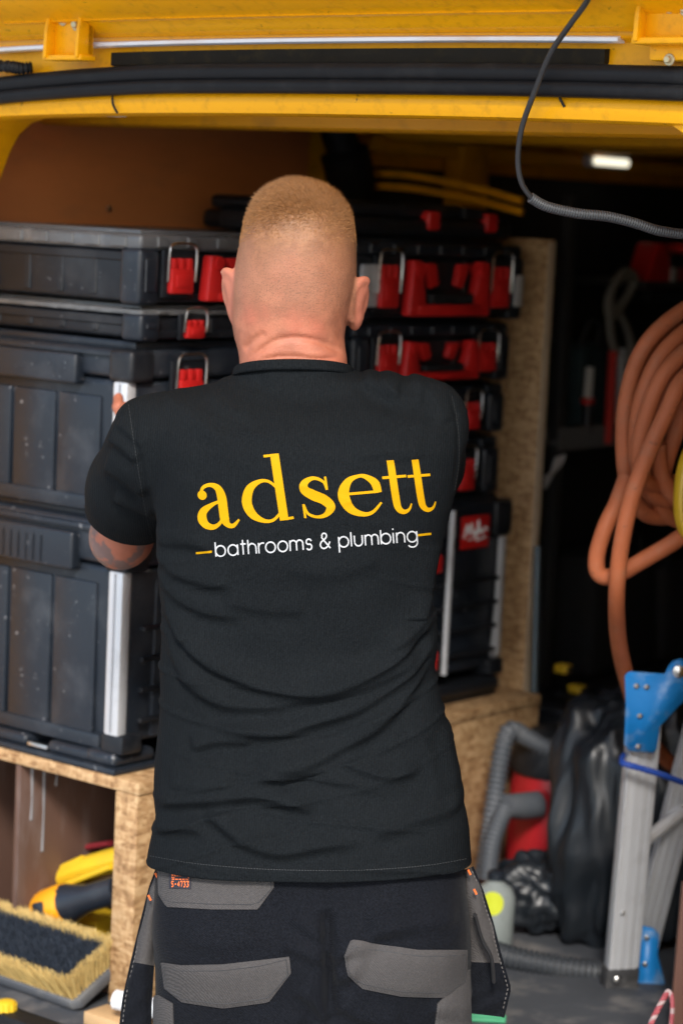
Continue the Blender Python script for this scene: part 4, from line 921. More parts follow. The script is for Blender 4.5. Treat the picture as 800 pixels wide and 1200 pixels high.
# ---------------------------------------------------------------- trousers
gz = pf(np.array([O3[0], PD, 0.0]))[2]                     # ground level in figure frame
TF = Field((-.30,-.20,gz+.06), (.26,.22,pp(362,985)[2]+.02), .004)
TF.loft([row(990,186,541,.0,.108), row(1030,182,545,-.002,.112), row(1065,181,547,-.006,.120), row(1100,182,549,-.006,.124), row(1130,186,549,.0,.122), row(1175,184,550,.002,.112), row(1215,184,550,.004,.096)], 2.5, k=.02)
hipL, hipR = pp(276, 1120, .0), pp(456, 1120, .0)
kneeL, kneeR = pp(262, 1120, 0)*0+np.array([hipL[0]-.012, .015, gz+.50]), np.array([hipR[0]+.014, .02, gz+.50])
ankL, ankR = kneeL+np.array([-.01,-.035,-.40]), kneeR+np.array([.012,-.035,-.40])
for h_, kn, an in ((hipL,kneeL,ankL),(hipR,kneeR,ankR)):
    TF.cone(h_, kn, .104, .076, k=.022); TF.cone(kn, an, .072, .062, k=.03); TF.ell(kn+np.array([0,-.02,-.13]), (.062,.066,.11), k=.03)
for px in (272, 458): TF.ell(pp(px, 1092, -.045), (.094,.082,.088), k=.03)
P, Q = TF.mesh(4); N = normals(P, Q)
TFOLDS = [([(383,1056),(384,1090),(386,1130),(388,1200)], -.010, 7), ([(340,1065),(362,1080),(382,1092)], .0035, 7), ([(330,1095),(360,1108),(384,1116)], .0035, 7), ([(386,1118),(405,1104),(430,1092)], .0045, 7), ([(388,1140),(410,1130),(440,1086),(490,1080)], .0030, 8),
          ([(430,1082),(480,1076),(540,1078)], .0025, 9), ([(395,1165),(425,1185),(470,1196)], .0040, 8), ([(350,1150),(372,1168),(386,1190)], .0040, 8), ([(200,1090),(250,1098),(310,1092)], .0018, 9), ([(328,1035),(330,1075),(336,1110)], -.0014, 2.5), ([(423,1035),(424,1065),(423,1095)], -.0014, 2.5), ([(383,1033),(383,1056)], -.002, 2.5),
          ([(360,1185),(330,1195),(280,1196)], .0030, 8), ([(500,1180),(530,1188),(548,1200)], .0030, 8)]
for pts, am, wd in TFOLDS: crease(P, N, pts, am*1.9, wd, -.09, soft=am > 0)
TRO = cloth_mat('black trouser twill', (.0060,.0068,.0092), 1900, .25, .45, .8, .03)
GREY = cloth_mat('grey trouser panel twill', (.060,.056,.055), 1900, .18, .5, .85, .02, lint_amp=.35)
tro = fig('trousers', P, Q, TRO)
bpy.context.view_layer.update(); TB = bvh_of(tro)
def interp_poly(pts, n):
    p = np.array(pts, float); s_ = np.concatenate([[0], np.cumsum(np.linalg.norm(np.diff(p,axis=0),axis=1))]); t = np.linspace(0, s_[-1], n); return np.stack([np.interp(t, s_, p[:,0]), np.interp(t, s_, p[:,1])], 1)
def patch(name, top, bot, m, parent, tree, off=.0035, n=34, k=12, stitch=True):
    """sewn-on cloth panel following the garment, with its own thickness and turned edge"""
    t_, b_ = interp_poly(top, n), interp_poly(bot, n); vs, fs = [], []; last = np.zeros(3)
    G = np.zeros((n, k, 3)); Lw = np.zeros((n, k, 3))
    for i in range(n):
        for j in range(k):
            q = t_[i]*(1-j/(k-1))+b_[i]*(j/(k-1)); ed = min(i, n-1-i, 2.2*min(j, k-1-j)); o_ = off*(.6 if ed < .5 else 1.0)+(.0009 if ed > 4 else 0)
            p = project(tree, q, o_); p = p if p is not None else last; G[i,j] = p; last = p; l = project(tree, q, -.001); Lw[i,j] = l if l is not None else p
    vs = list(G.reshape(-1,3)); idx = lambda i, j: i*k+j
    for i in range(n-1):
        for j in range(k-1): fs.append((idx(i,j), idx(i,j+1), idx(i+1,j+1), idx(i+1,j)))
    rim = [(i,0) for i in range(n)]+[(n-1,j) for j in range(1,k)]+[(i,k-1) for i in range(n-2,-1,-1)]+[(0,j) for j in range(k-2,0,-1)]
    base = len(vs); vs += [Lw[i,j] for i, j in rim]; R_ = len(rim)
    for a in range(R_): fs.append((idx(*rim[a]), idx(*rim[(a+1)%R_]), base+(a+1)%R_, base+a))
    o = mk(name, vs, fs, m, parent); o.data.set_sharp_from_angle(angle=math.radians(50))
    if stitch:
        b = MB()
        for ins in (.055,):
            path = []
            for (s0, v0), (s1, v1) in (((.03,.12),(.97,.12)), ((.97,.12),(.97,.88)), ((.97,.88),(.03,.88)), ((.03,.88),(.03,.12))):
                for t in np.linspace(0,1,14)[:-1]:
                    s_, v_ = s0+(s1-s0)*t, v0+(v1-v0)*t; ii = s_*(n-1); jj = v_*(k-1); i0, j0 = int(ii), int(jj); i1, j1 = min(i0+1,n-1), min(j0+1,k-1); a, c = ii-i0, jj-j0
                    path.append(G[i0,j0]*(1-a)*(1-c)+G[i1,j0]*a*(1-c)+G[i0,j1]*(1-a)*c+G[i1,j1]*a*c)
            b.tube(path, .0007, 4, closed=True)
        if parent is tro: b.build('stitching', mat('dark thread', (.03,.03,.032), .8), o)
        else: b.bm.free()
    return o
pk1 = patch('pocket_flap', [(186,1016),(255,1018),(321,1022)], [(187,1048),(196,1063),(250,1066),(302,1066),(321,1040)], GREY, tro, TB)
patch('pocket', [(190,1128),(212,1131),(260,1130),(339,1121)], [(194,1158),(214,1174),(262,1181),(315,1174),(341,1140)], GREY, tro, TB)
patch('pocket', [(403,1120),(412,1101),(440,1106),(490,1113),(546,1113)], [(408,1143),(424,1158),(470,1167),(522,1169),(546,1152)], GREY, tro, TB)
patch('knee_panel', [(171,1168),(186,1166),(203,1176)], [(168,1230),(186,1230),(205,1230)], GREY, tro, TB, stitch=False)
patch('knee_panel', [(512,1176),(530,1158),(549,1136)], [(506,1230),(530,1230),(552,1230)], GREY, tro, TB, stitch=False)
# woven size tag on the left flap: navy cloth with orange lettering
bpy.context.view_layer.update(); PB1 = bvh_of(pk1)
tagm = mat('navy woven tag', (.014,.014,.022), .8); ORG = mat('orange thread', (.72,.14,.025), .7)
tg_ = patch('size_tag', [(199,1022),(224,1023)], [(199,1041),(224,1042)], tagm, pk1, PB1, .0022, 8, 6, False)
TAGB = bvh_of(tg_)
def px_poly(name, quads, m, par, tree, off):
    vs, fs = [], []
    for a, c, d, e in quads:
        b0 = len(vs)
        for q in ((a,c),(d,c),(d,e),(a,e)): p = project(tree, q, off); vs.append(p)
        fs.append((b0, b0+1, b0+2, b0+3))
    if all(v is not None for v in vs): return mk(name, vs, fs, m, par, False)
cells = [(201.5+3*i, 1024.5, 203.8+3*i, 1027) for i in range(7)]+[(201.5,1028,222,1029)]+[(202+4*i,1029.8,205+4*i,1031) for i in range(5)]
px_poly('tag_print', cells, ORG, pk1, TAGB, .0006)
vs, fs = [], []                                            # S·47 numerals, tiny
SEG = {'5': [[(1,1),(0,1),(0,.55),(.8,.5),(.9,.1),(0,0)]], '-': [[(.2,.5),(.8,.5)]], '4': [[(.8,0),(.8,1),(0,.35),(1,.35)]], '7': [[(0,1),(1,1),(.4,0)]], '3': [[(0,1),(1,1),(.45,.55),(1,.3),(.6,0),(0,0)]]}
for i, ch in enumerate('5-4733'):
    for s_ in SEG[ch]:
        for a, c in zip(s_, s_[1:]): strip(vs, fs, TAGB, [(a[0],a[1],.13),(c[0],c[1],.13)], lambda x, y, i=i: (201.5+3.5*i+x*2.4, 1039-y*6), .0006, 1, 1)
mk('tag_print', vs, fs, ORG, pk1, False)
# holster pockets hanging at both hips
def holster(pts_in, pts_out, py_split, dy, side):
    """cloth pouch: outline in photo px, given thickness; grey above, black below"""
    o = None
    for nm, m, rng_ in (('holster_pocket', GREY, (0, py_split)), ('holster_pocket_base', TRO, (py_split, 1))):
        n, k = 22, 9; L_, R2 = interp_poly(pts_in, 60), interp_poly(pts_out, 60); vs, fs = [], []
        for f in (0, 1):
            for i in range(n):
                t = (rng_[0]+(rng_[1]-rng_[0])*i/(n-1))*59; a, c = L_[int(t)], R2[int(t)]
                for j in range(k):
                    q = a+(c-a)*j/(k-1); bul = math.sin(math.pi*j/(k-1))**.6*math.sin(math.pi*min(1,max(0,.1+.9*t/59)))**.5
                    d = dy+(.020+.004*math.sin(i*.7+j))*(1-bul)+(0 if f == 0 else .026*bul+.004)+(-.0015 if rng_[0] > 0 and f == 0 else 0)
                    vs.append(pp(q[0], q[1], d))
        I = lambda f, i, j: f*n*k+i*k+j
        for f in (0,1):
            for i in range(n-1):
                for j in range(k-1):
                    q = (I(f,i,j), I(f,i+1,j), I(f,i+1,j+1), I(f,i,j+1)); fs.append(q if f == 0 else q[::-1])
        for i in range(n-1):
            for j in (0, k-1): fs.append((I(0,i,j), I(1,i,j), I(1,i+1,j), I(0,i+1,j)))
        for j in range(k-1): fs.append((I(0,n-1,j), I(0,n-1,j+1), I(1,n-1,j+1), I(1,n-1,j)))
        if o is None: o = fig(nm, vs, fs, m, tro)
        else: fig(nm, vs, fs, m, o)
    # piping on the free edge with light stitches, bar tack
    out = pts_out if side > 0 else pts_in
    b = MB(); b.tube([tow(pp(x, y, dy+.018)[None])[0] for x, y in interp_poly(out, 30)], .0022, 6); b.build('edge_binding', TRO, tro)
    b = MB(); ip = interp_poly(out, 70)
    for i in range(2, 66, 2): b.tube([tow(pp(ip[i][0]-side*2.2, ip[i][1], dy+.013)[None])[0], tow(pp(ip[i+1][0]-side*2.2, ip[i+1][1], dy+.013)[None])[0]], .0007, 4)
    so2 = b.build('stitching', mat('pale thread', (.13,.12,.115), .8), tro); so2['kind'] = 'stuff'
    return o
holster([(184,1018),(176,1040),(166,1080),(154,1130),(145,1170),(140,1215)], [(190,1018),(187,1060),(184,1100),(180,1145),(178,1180),(177,1222)], .56, -.02, -1)
holster([(541,1020),(543,1045),(545,1080),(545,1120),(541,1160),(537,1186)], [(553,1016),(565,1045),(576,1080),(586,1120),(597,1158),(589,1192)], .66, -.02, 1)
for x, y in ((183,1026), (175,1052), (549,1022), (556,1045)):
    b = MB(); a, c = tow(pp(x-1,y-3,-.032)[None])[0], tow(pp(x+2,y+3,-.032)[None])[0]; b.tube([a,c], .0016, 6); b.build('bar_tack', ORG, tro)
# black elastic straps on the right pouch
b = MB(); qs = [tow(pp(x,y,-.038)[None])[0] for x, y in ((556,1072),(564,1100),(575,1122),(578,1150))]; b.tube(crom(qs,6), .011, 8, flat=.25); b.build('tool_loop', mat('black webbing', (.02,.02,.022), .7, bump=.5, bscale=300), tro)
# boots standing on the ground
for an, s in ((ankL,-1),(ankR,1)):
    KF = Field((an[0]-.09, an[1]-.14, gz-.01), (an[0]+.09, an[1]+.26, gz+.20), .006)
    KF.cone((an[0],an[1],gz+.16), (an[0],an[1],gz+.06), .056, .052, k=.02); KF.ell((an[0],an[1]+.02,gz+.045), (.052,.11,.05), k=.03); KF.ell((an[0]+s*.006,an[1]+.13,gz+.042), (.052,.085,.045), k=.03)
    KF.add(lambda X,Y,Zz: (gz+.004)-Zz+0*X+0*Y if False else -(Zz-(gz+.004))+0*X+0*Y, (-1,-1,-1), (1,1,1), k=.004, sub=False) if False else None
    P, Q = KF.mesh(2); P[:,2] = np.maximum(P[:,2], gz+.012); bo = fig('boot', P, Q, mat('black boot leather', (.02,.018,.017), .5, bump=.3))
    a = np.arange(40)*2*math.pi/40; ol = np.stack([an[0]+s*.004+.056*np.cos(a), an[1]+.055+.165*np.sin(a)], 1)
    b = MB(); 
    vv = [tow(np.array([[x,y,gz+z]]))[0] for z in (.0,.022) for x, y in ol]
    fs = [tuple(range(40))[::-1], tuple(range(40,80))]+[(i,(i+1)%40,40+(i+1)%40,40+i) for i in range(40)]; mk('sole', vv, fs, RUB, bo, False)

# ================================================================== loose things on the left
def R3(o): return np.array(list(o['o']))
def lb(b, name, m, o, **k):                               # geometry given in absolute van coordinates
    bmesh.ops.translate(b.bm, vec=tuple(-R3(o)), verts=b.bm.verts); return b.build(name, m, o, **k)
# broom head lying bristles up on the load floor
br0 = onz(88, 1187, FLZ); bv0 = br0[1]+.002
brs = vthing('broom_head', br0[0]-.17, bv0, FLZ, 'broom head lying bristles up, dark bristles ringed by straw-coloured ones', 'broom')
bu1, bu0 = br0[0]+.002, br0[0]-.34; bw = .115
b = MB(); b.prism([(bu0,bv0),(bu1-.008,bv0),(bu1+.004,bv0+.012),(bu1+.004,bv0+bw-.012),(bu1-.008,bv0+bw),(bu0,bv0+bw)], 2, FLZ+.001, FLZ+.020, .004); lb(b, 'block', mat('dusty grey broom block', (.075,.08,.09), .6, dirt=.5, dcol=(.25,.24,.22)), brs)
def bristles(name, pts, h, lean, m, w_, per, spread):
    vs, fs = [], []
    for (u, v, lx, ly) in pts:
        for k in range(per):
            a = rng.random()*6.283; r = spread*math.sqrt(rng.random()); x, y = u+r*math.cos(a)*.5, v+r*math.sin(a)*.5; hh = h*(.93+.12*rng.random())
            tx, ty = x+lx*hh+r*math.cos(a)*1.6+rng.normal(0,.0016), y+ly*hh+r*math.sin(a)*1.6+rng.normal(0,.0016); t = rng.random()*3.14; dx, dy = math.cos(t)*w_, math.sin(t)*w_; n = len(vs)
            mx_, my_ = x+(tx-x)*.45, y+(ty-y)*.45; z0 = FLZ+.018
            vs += [(x-dx,y-dy,z0),(x+dx,y+dy,z0),(mx_+dx,my_+dy,z0+hh*.5),(mx_-dx,my_-dy,z0+hh*.5),(tx+dx*.8,ty+dy*.8,z0+hh),(tx-dx*.8,ty-dy*.8,z0+hh)]
            fs += [(n,n+1,n+2,n+3),(n+3,n+2,n+4,n+5)]
    o = mk(name, np.array(vs)-R3(brs), fs, m, brs, False); o['kind'] = 'stuff'
straw = mat('straw bristles', (.62,.45,.17), .7, var=.35, vscale=120); dark = mat('blue black bristles', (.022,.030,.045), .6, var=.5, vscale=60)
ring = []
for u in np.arange(bu0+.01, bu1-.006, .0085):
    for v, ly in ((bv0+.008,-.10),(bv0+bw-.008,.10)): ring.append((u, v, -.10 if u < bu1-.03 else .10, ly)); 
for v in np.arange(bv0+.014, bv0+bw-.01, .0085): ring.append((bu1-.007, v, .16, (v-bv0-bw/2)*2))
bristles('straw_bristle', ring, .050, 0, straw, .0005, 52, .0050)
inn = [(u+(.006 if j % 2 else 0), v, -.06, (v-bv0-bw/2)*1.5) for u in np.arange(bu0+.015, bu1-.014, .0125) for j, v in enumerate(np.arange(bv0+.018, bv0+bw-.015, .0112))]
bristles('dark_bristle', inn, .046, 0, dark, .0008, 34, .0062)
brs.rotation_euler = (math.radians(25), 0, -A)
# yellow sealant gun body, black-and-yellow cordless tool, red strap, yellow box in the cubby
def vt(px, py, v): return onv(px, py, v)
YP = mat('bright yellow plastic', (.66,.42,.018), .42, var=.14, vscale=12, dirt=.35, dcol=(.3,.2,.05)); 
vg = .02
g = vthing('sealant_gun', *vt(80, 1050, vg), 'yellow plastic tool body slanting up behind the cubby post', 'tool')
pa, pb, pm = vt(40, 1046, vg), vt(150, 1004, vg), vt(52, 1036, vg)
b = MB(); b.tube(crom([pa, pm+np.array([0,0,-.002]), vt(70,1030,vg), vt(100,1018,vg), pb], 5), [.010,.012,.014,.016,.020,.022,.023,.024,.025,.025,.026,.026,.026,.026,.027,.027,.027,.027,.027,.027,.027], 12, flat=.8); lb(b, 'barrel', YP, g)
b = MB(); b.tube([vt(66,1022,vg-.01), vt(98,1008,vg-.01)], .009, 8); b.tube([vt(64,1042,vg-.028), vt(130,1016,vg-.028)], .005, 8); lb(b, 'rib', YP, g)
b = MB(); b.tube([vt(34,1052,vg), vt(44,1042,vg)], .013, 10); lb(b, 'nose', YP, g)
g = vthing('strap', *vt(90, 1000, .06), 'dark red strap behind the yellow tool in the cubby', 'strap')
b = MB(); b.tube(crom([vt(66,1010,.07), vt(76,997,.07), vt(92,994,.07), vt(130,988,.07)],5), .009, 8, flat=.6); lb(b, 'webbing', mat('dark red webbing', (.22,.012,.02), .7), g)
vd = -.035
g = vthing('cordless_tool', *vt(70, 1092, vd), 'black cordless tool with orange-yellow collar behind the broom head', 'power tool')
NV = mat('navy black tool plastic', (.012,.016,.024), .4, var=.2, dirt=.3, dcol=(.1,.11,.12)); OY = mat('orange yellow tool plastic', (.72,.30,.008), .4, var=.1)
ax0, ax1 = vt(18, 1078, vd), vt(140, 1042, vd); dax = (ax1-ax0)/np.linalg.norm(ax1-ax0); Mx = lambda t: ax0+(ax1-ax0)*t
b = MB(); b.tube([Mx(.0),Mx(.04),Mx(.30)], [.024,.031,.034], 16, flat=.85); b.tube([Mx(.0)+np.array([.0,-.014,.016]), Mx(.27)+np.array([0,-.020,.022])], .008, 8); b.tube([Mx(.02)+np.array([.0,-.024,-.004]), Mx(.25)+np.array([0,-.030,-.002])], .009, 8); lb(b, 'battery', NV, g)
b = MB(); b.tube([Mx(.28),Mx(.33),Mx(.50),Mx(.54)], [.035,.040,.042,.036], 18, flat=.9); lb(b, 'collar', OY, g)
b = MB(); b.box(-.013,.013,-.004,.004,-.019,.019,.004,2, M=Matrix.Translation(Mx(.41)+np.array([.0,-.040,-.002])) @ Rm(-.35,'Y')); lb(b, 'label_plate', NV, g)
b = MB(); b.tube([Mx(.52),Mx(.60),Mx(.72),Mx(1.0)], [.036,.030,.024,.024], 14); lb(b, 'barrel', NV, g)
g = vthing('yellow_case', *vt(105, 1100, .03), 'small yellow plastic case under the cordless tool in the cubby', 'case')
b = MB(); q = vt(108,1080,.03); b.box(q[0]-.05, q[0]+.02, .02, .09, FLZ+.001, q[2]+.008, .006); lb(b, 'body', YP, g)
b = MB(); b.box(q[0]-.052, q[0]+.022, .018, .022, q[2]-.03, q[2]-.024, .001); lb(b, 'seam', YP, g)
g = vthing('knob', *onz(8, 1186, FLZ), 'bright yellow ribbed knob at the lower left corner beside the broom', 'knob')
q = R3(g); b = MB(); 
for k in range(9): a = k*2*math.pi/9; b.tube([q+np.array([.012*math.cos(a),.012*math.sin(a),.001]), q+np.array([.012*math.cos(a),.012*math.sin(a),.016])], .005, 8)
b.lathe([(.014,.0005),(.014,.018),(.010,.020)], 20, Matrix.Translation(q)); lb(b, 'grip', YP, g)
g = vthing('timber_offcut', *onz(118, 1196, FLZ), 'short pale timber offcut on the floor beside the broom', 'timber')
q = onz(100, 1200, FLZ); b = MB(); b.box(q[0], q[0]+.10, q[1]-.004, q[1]+.05, FLZ+.001, FLZ+.022, .0015); lb(b, 'block', mat('planed pine', (.52,.33,.16), .65, var=.25, vscale=30, stretch=(.2,1,1)), g)
g = vthing('plastic_pipe', *onz(140, 1195, FLZ), 'piece of white plastic pipe beside the trouser pocket', 'pipe')
q = vt(138, 1172, -.19); b = MB(); pts = np.array([q+np.array([-.004,.0,0]), q+np.array([.11,.03,-.002])])
b.tube(pts, .016, 18, cap=False); b.tube(pts, .0135, 18, cap=False); lb(b, 'pipe', mat('white pvc', (.70,.71,.73), .35, var=.05), g)

# ================================================================== tailgate lead: smooth cable running into a convoluted sleeve
cbl = empty('wiring_lead', at(610,200,3.2), 0, 'thin black lead hanging from the tailgate into a ribbed grey sleeve', 'cable')
def rel(o, P): return np.asarray(P)-np.array(o.location)
cp = [(700,-30,2.95),(688,0,3.0),(668,28,3.03),(645,62,3.07),(627,105,3.10),(611,150,3.13),(606.5,188,3.15),(611,215,3.16),(623,233,3.17)]
b = MB(); b.tube(rel(cbl, crom([at(*p) for p in cp], 8)), .0038, 9); b.build('lead', mat('dark cable sheath', (.018,.018,.019), .4, var=.3, vscale=30), cbl)
sp = crom([at(*p) for p in [(621,231.5,3.17),(640,242,3.18),(675,250,3.19),(712,254,3.20),(745,262,3.21),(775,271,3.22),(820,274,3.24),(900,262,3.3)]], 34)
seg = np.concatenate([[0],np.cumsum(np.linalg.norm(np.diff(sp,axis=0),axis=1))]); tt = np.linspace(0,seg[-1],520); sp2 = np.stack([np.interp(tt,seg,sp[:,i]) for i in range(3)],1)
b = MB(); b.tube(rel(cbl, sp2), [.0064+.0011*math.sin(i*2*math.pi/5) for i in range(len(sp2))], 10); b.build('ribbed_sleeve', mat('dusty grey conduit', (.045,.047,.050), .4, var=.25, vscale=40), cbl, sharp=0)

# ================================================================== things on the right
# orange hose hung in loops
HD = 3.85
hose = empty('hose_coil', at(760,640,HD), 0, 'coil of dusty orange rubber hose hanging in loops at the right', 'hose')
OR = mat('dusty orange rubber hose', (.40,.115,.046), .62, spec=.3, var=.3, vscale=14, dirt=.5, dcol=(.30,.16,.10), dscale=30, bump=.25, specks=.5, scol=(.09,.05,.035), sscale=70)
def hp(name, pts, r=.0138, m=OR, o=hose, n=12):
    b = MB(); b.tube(rel(o, crom([at(*p) for p in pts], 10)), r, n); return b.build(name, m, o)
hp('hose_loop', [(900,330,4.0),(845,340,3.92),(800,364,3.88),(765,393,3.86),(744,428,3.86),(732,478,3.86),(730.5,530,3.86),(737,575,3.87),(753,600,3.88),(775,606,3.90),(800,602,3.92),(850,590,3.98),(900,560,4.02)])
hp('hose_loop', [(900,360,3.98),(840,370,3.88),(800,391,3.84),(771,422,3.82),(752,467,3.82),(745,510,3.83),(748,550,3.84),(765,580,3.86),(795,586,3.9),(850,570,3.96)])
hp('hose_loop', [(900,388,3.95),(840,392,3.85),(800,415,3.80),(773,446,3.785),(755,493,3.79),(748,535,3.80),(757,565,3.83),(785,566,3.88),(840,550,3.95)])
hp('hose_loop', [(900,410,3.93),(840,418,3.82),(800,445,3.765),(782,480,3.75),(759,530,3.745),(740,582,3.745),(727.5,638,3.745),(722,695,3.77),(724,749,3.87),(734,796,3.96),(752,850,4.02),(775,885,4.1),(800,905,4.15),(850,930,4.15)])
hp('hose_loop', [(733,560,3.84),(722,590,3.82),(709,617,3.81),(699,650,3.81),(701,672,3.81),(719,675,3.81),(752,657,3.80),(790,634,3.80),(815,612,3.82),(830,560,3.85),(815,505,3.87),(798,468,3.88),(800,430,3.9),(850,380,3.95)])
hp('hose_loop', [(900,400,4.02),(840,405,3.95),(806,428,3.92),(784,462,3.91),(768,510,3.91),(764,560,3.92),(776,592,3.93),(810,600,3.96),(860,580,4.0)])
hp('hose_loop', [(900,420,4.0),(845,436,3.9),(812,462,3.86),(794,500,3.855),(779,545,3.86),(772,585,3.88),(786,606,3.9),(820,612,3.93),(870,590,3.98)])
hp('hose_loop', [(900,345,4.05),(830,352,4.0),(786,376,3.97),(758,408,3.95),(741,450,3.94),(736,505,3.94),(742,556,3.95),(760,590,3.96),(800,594,3.99),(860,570,4.03)])
hp('hose_loop', [(771,520,3.83),(774,555,3.84),(788,580,3.86),(805,590,3.88),(850,585,3.95)])
yst = empty('yellow_strap', at(800,600,3.78), 0, 'yellow looped handle hooked through the orange hose at the frame edge', 'strap')
b = MB(); b.tube(rel(yst, crom([at(*p) for p in [(840,500,3.80),(812,520,3.79),(800,545,3.785),(795,580,3.78),(797,612,3.78),(808,630,3.79),(840,640,3.8)]], 8)), .014, 10, flat=.55); b.build('loop', YP, yst)
hk = empty('wall_hook', at(905,360,3.98), 0, 'steel hook that carries the orange hose beyond the right edge', 'hook')
b = MB(); b.tube(rel(hk, crom([at(880,300,4.0), at(880,420,4.0), at(900,440,3.98), at(925,420,3.95)], 8)), .008, 8); b.build('bar', WIRE, hk)

# folding ladder: two aluminium stiles, blue hinge plates
BLU = mat('scuffed blue ladder plate', (.010,.19,.52), .42, var=.2, vscale=12, dirt=.55, dcol=(.45,.52,.55), dscale=26)
lad = empty('folding_ladder', at(725,1160,4.0), 0, 'folding aluminium ladder with blue hinge plates leaning at the right', 'ladder')
def stile(p0, p1, w_, th, name='stile', m=ALU):
    """hollow-looking channel from p0 to p1 (world); width seen across, depth behind"""
    p0, p1 = Vector(rel(lad, p0)), Vector(rel(lad, p1)); z = (p1-p0).normalized(); x = Vector((1,0.25,0)); x = (x-z*x.dot(z)).normalized(); y = z.cross(x); L_ = (p1-p0).length
    M = Matrix.Translation(p0) @ Matrix((x,y,z)).transposed().to_4x4(); b = MB()
    b.box(-w_/2, w_/2, -th/2, th/2, 0, L_, .002, 2, M=M)
    for s in (-.42,-.14,.14,.42): b.box(w_*s-.003, w_*s+.003, -th/2-.0007, -th/2+.001, .001, L_-.001, .0003, 1, M=M)
    b.box(w_/2-.001, w_/2+.006, -th/2+.004, -th/2+.009, .001, L_-.001, .001, 1, M=M); b.box(w_/2-.001, w_/2+.006, th/2-.009, th/2-.004, .001, L_-.001, .001, 1, M=M)
    return b.build(name, m, lad), M, L_
D1 = 3.93
sA, MA, LA = stile(at(724,1152,D1+.06), at(757,800,D1), .050, .026)
sB, MB_, LB = stile(at(741,1150,D1+.17), at(838,770,D1+.06), .046, .024)
def plate(name, pts, D, th, m=BLU):
    w_ = [at(x, y, D(x, y) if callable(D) else D) for x, y in pts]; d = np.array([0, th, 0]); n = len(w_); V_ = [rel(lad, p) for p in w_]+[rel(lad, p)+d for p in w_]
    f = [tuple(range(n)), tuple(range(n,2*n))[::-1]]+[((i+1)%n, i, n+i, n+(i+1)%n) for i in range(n)]
    o = mk(name, V_, f, m, lad, False); bm = bmesh.new(); bm.from_mesh(o.data); bmesh.ops.recalc_face_normals(bm, faces=bm.faces); bmesh.ops.bevel(bm, geom=bm.edges[:], offset=.0012, segments=2, affect='EDGES'); bm.to_mesh(o.data); bm.free(); return o
D2 = D1-.022
pl1 = plate('hinge_plate', [(731,872),(733,825),(731.5,792),(737,787),(779,790),(782,782),(788,775),(797,772),(808,776),(814,788),(812,802),(800,822),(773,851),(769,878),(765,883),(736,880)], D2, .004)
def rivet(px, py, D, r, par, m=WIRE):
    b = MB(); c = Vector(rel(lad, at(px,py,D))); b.lathe([(r,0),(r*.95,.002),(r*.5,.0036)], 14, Matrix.Translation(c) @ Rm(math.pi/2,'X')); b.build('rivet', m, par)
for x, y in ((745,804),(757,805),(749,839),(747,875)): rivet(x, y, D2-.0005, .0048, pl1)
rivet(795, 787, D2-.0005, .011, pl1); rivet(795, 787, D2-.0035, .007, pl1)
# moulded end cap
b = MB(); b.box(-.029,.031,-.017,.017,-.020,.032,.004,2, M=MA); b.build('foot', mat('scuffed black rubber foot', (.03,.03,.032), .6, dirt=.7, dcol=(.22,.21,.2), dscale=14, bump=.4), lad)
rivet(722,1148,D1+.035,.006,sA); rivet(729,1070,D1+.030,.0045,sA)
pl2 = plate('hinge_plate', [(752,1085),(765,1088),(772,1095),(770,1120),(778,1150),(779,1185),(776,1230),(742,1230),(742,1190),(737,1176),(748,1140)], D1+.075, .004)
for x, y in ((757,1099),(755,1130)): rivet(x, y, D1+.0745, .005, pl2)
# rung joining the stiles behind
b = MB(); q0, q1 = rel(lad, at(755,985,D1+.06)), rel(lad, at(800,950,D1+.10)); b.tube([q0,q1], .012, 10); b.build('rung', ALU, lad)
rp = empty('rope', at(760,905,D1-.03), 0, 'blue braided rope tied round the ladder below its plate', 'rope')
def rope(o, pts, r, m, name='rope'):
    c = crom([at(*p) for p in pts], 20); seg = np.concatenate([[0],np.cumsum(np.linalg.norm(np.diff(c,axis=0),axis=1))]); n = int(seg[-1]/.0022); t = np.linspace(0,seg[-1],n); c = np.stack([np.interp(t,seg,c[:,i]) for i in range(3)],1)
    for ph in (0, 2.09, 4.19):
        b = MB(); off = np.stack([np.zeros(n), np.cos(np.arange(n)*.55+ph), np.sin(np.arange(n)*.55+ph)],1)*r*.5; b.tube(rel(o, c+off), r*.62, 6); b.build('strand', m if not isinstance(m, list) else m[int(ph*.5)%len(m)], o)
rope(rp, [(731,884,D1+.02),(727,892,D1-.02),(734,896,D1-.035),(752,901,D1-.037),(775,908,D1-.03),(800,917,D1+.0),(840,930,D1+.03)], .0052, mat('blue braided cord', (.008,.05,.30), .6, var=.3, vscale=200))
rp2 = empty('rope', at(772,1190,D1-.05), 0, 'pink and white flecked rope hanging at the lower right corner', 'rope')
PK = [mat('pink rope', (.45,.10,.12), .7, var=.4, vscale=150), mat('pale rope', (.55,.42,.42), .7, var=.3, vscale=150)]
rope(rp2, [(752,1230,3.60),(762,1200,3.60),(775,1174,3.61),(783,1163,3.62),(787,1178,3.61),(783,1230,3.60)], .0055, PK)
bd = empty('brown_board', at(800,1200,3.72), 0, 'edge of a brown board standing at the lower right corner', 'board')
q = rel(bd, at(795,1030,3.75)); b = MB(); b.prism([(q[0]+.002,q[2]),(q[0]+.12,q[2]+.03),(q[0]+.12,-.40),(q[0]-.012,-.40)], 1, .0, .018, .001); b.build('board', PLYD if False else mat('reddish board', (.17,.075,.05), .6, var=.25), bd)

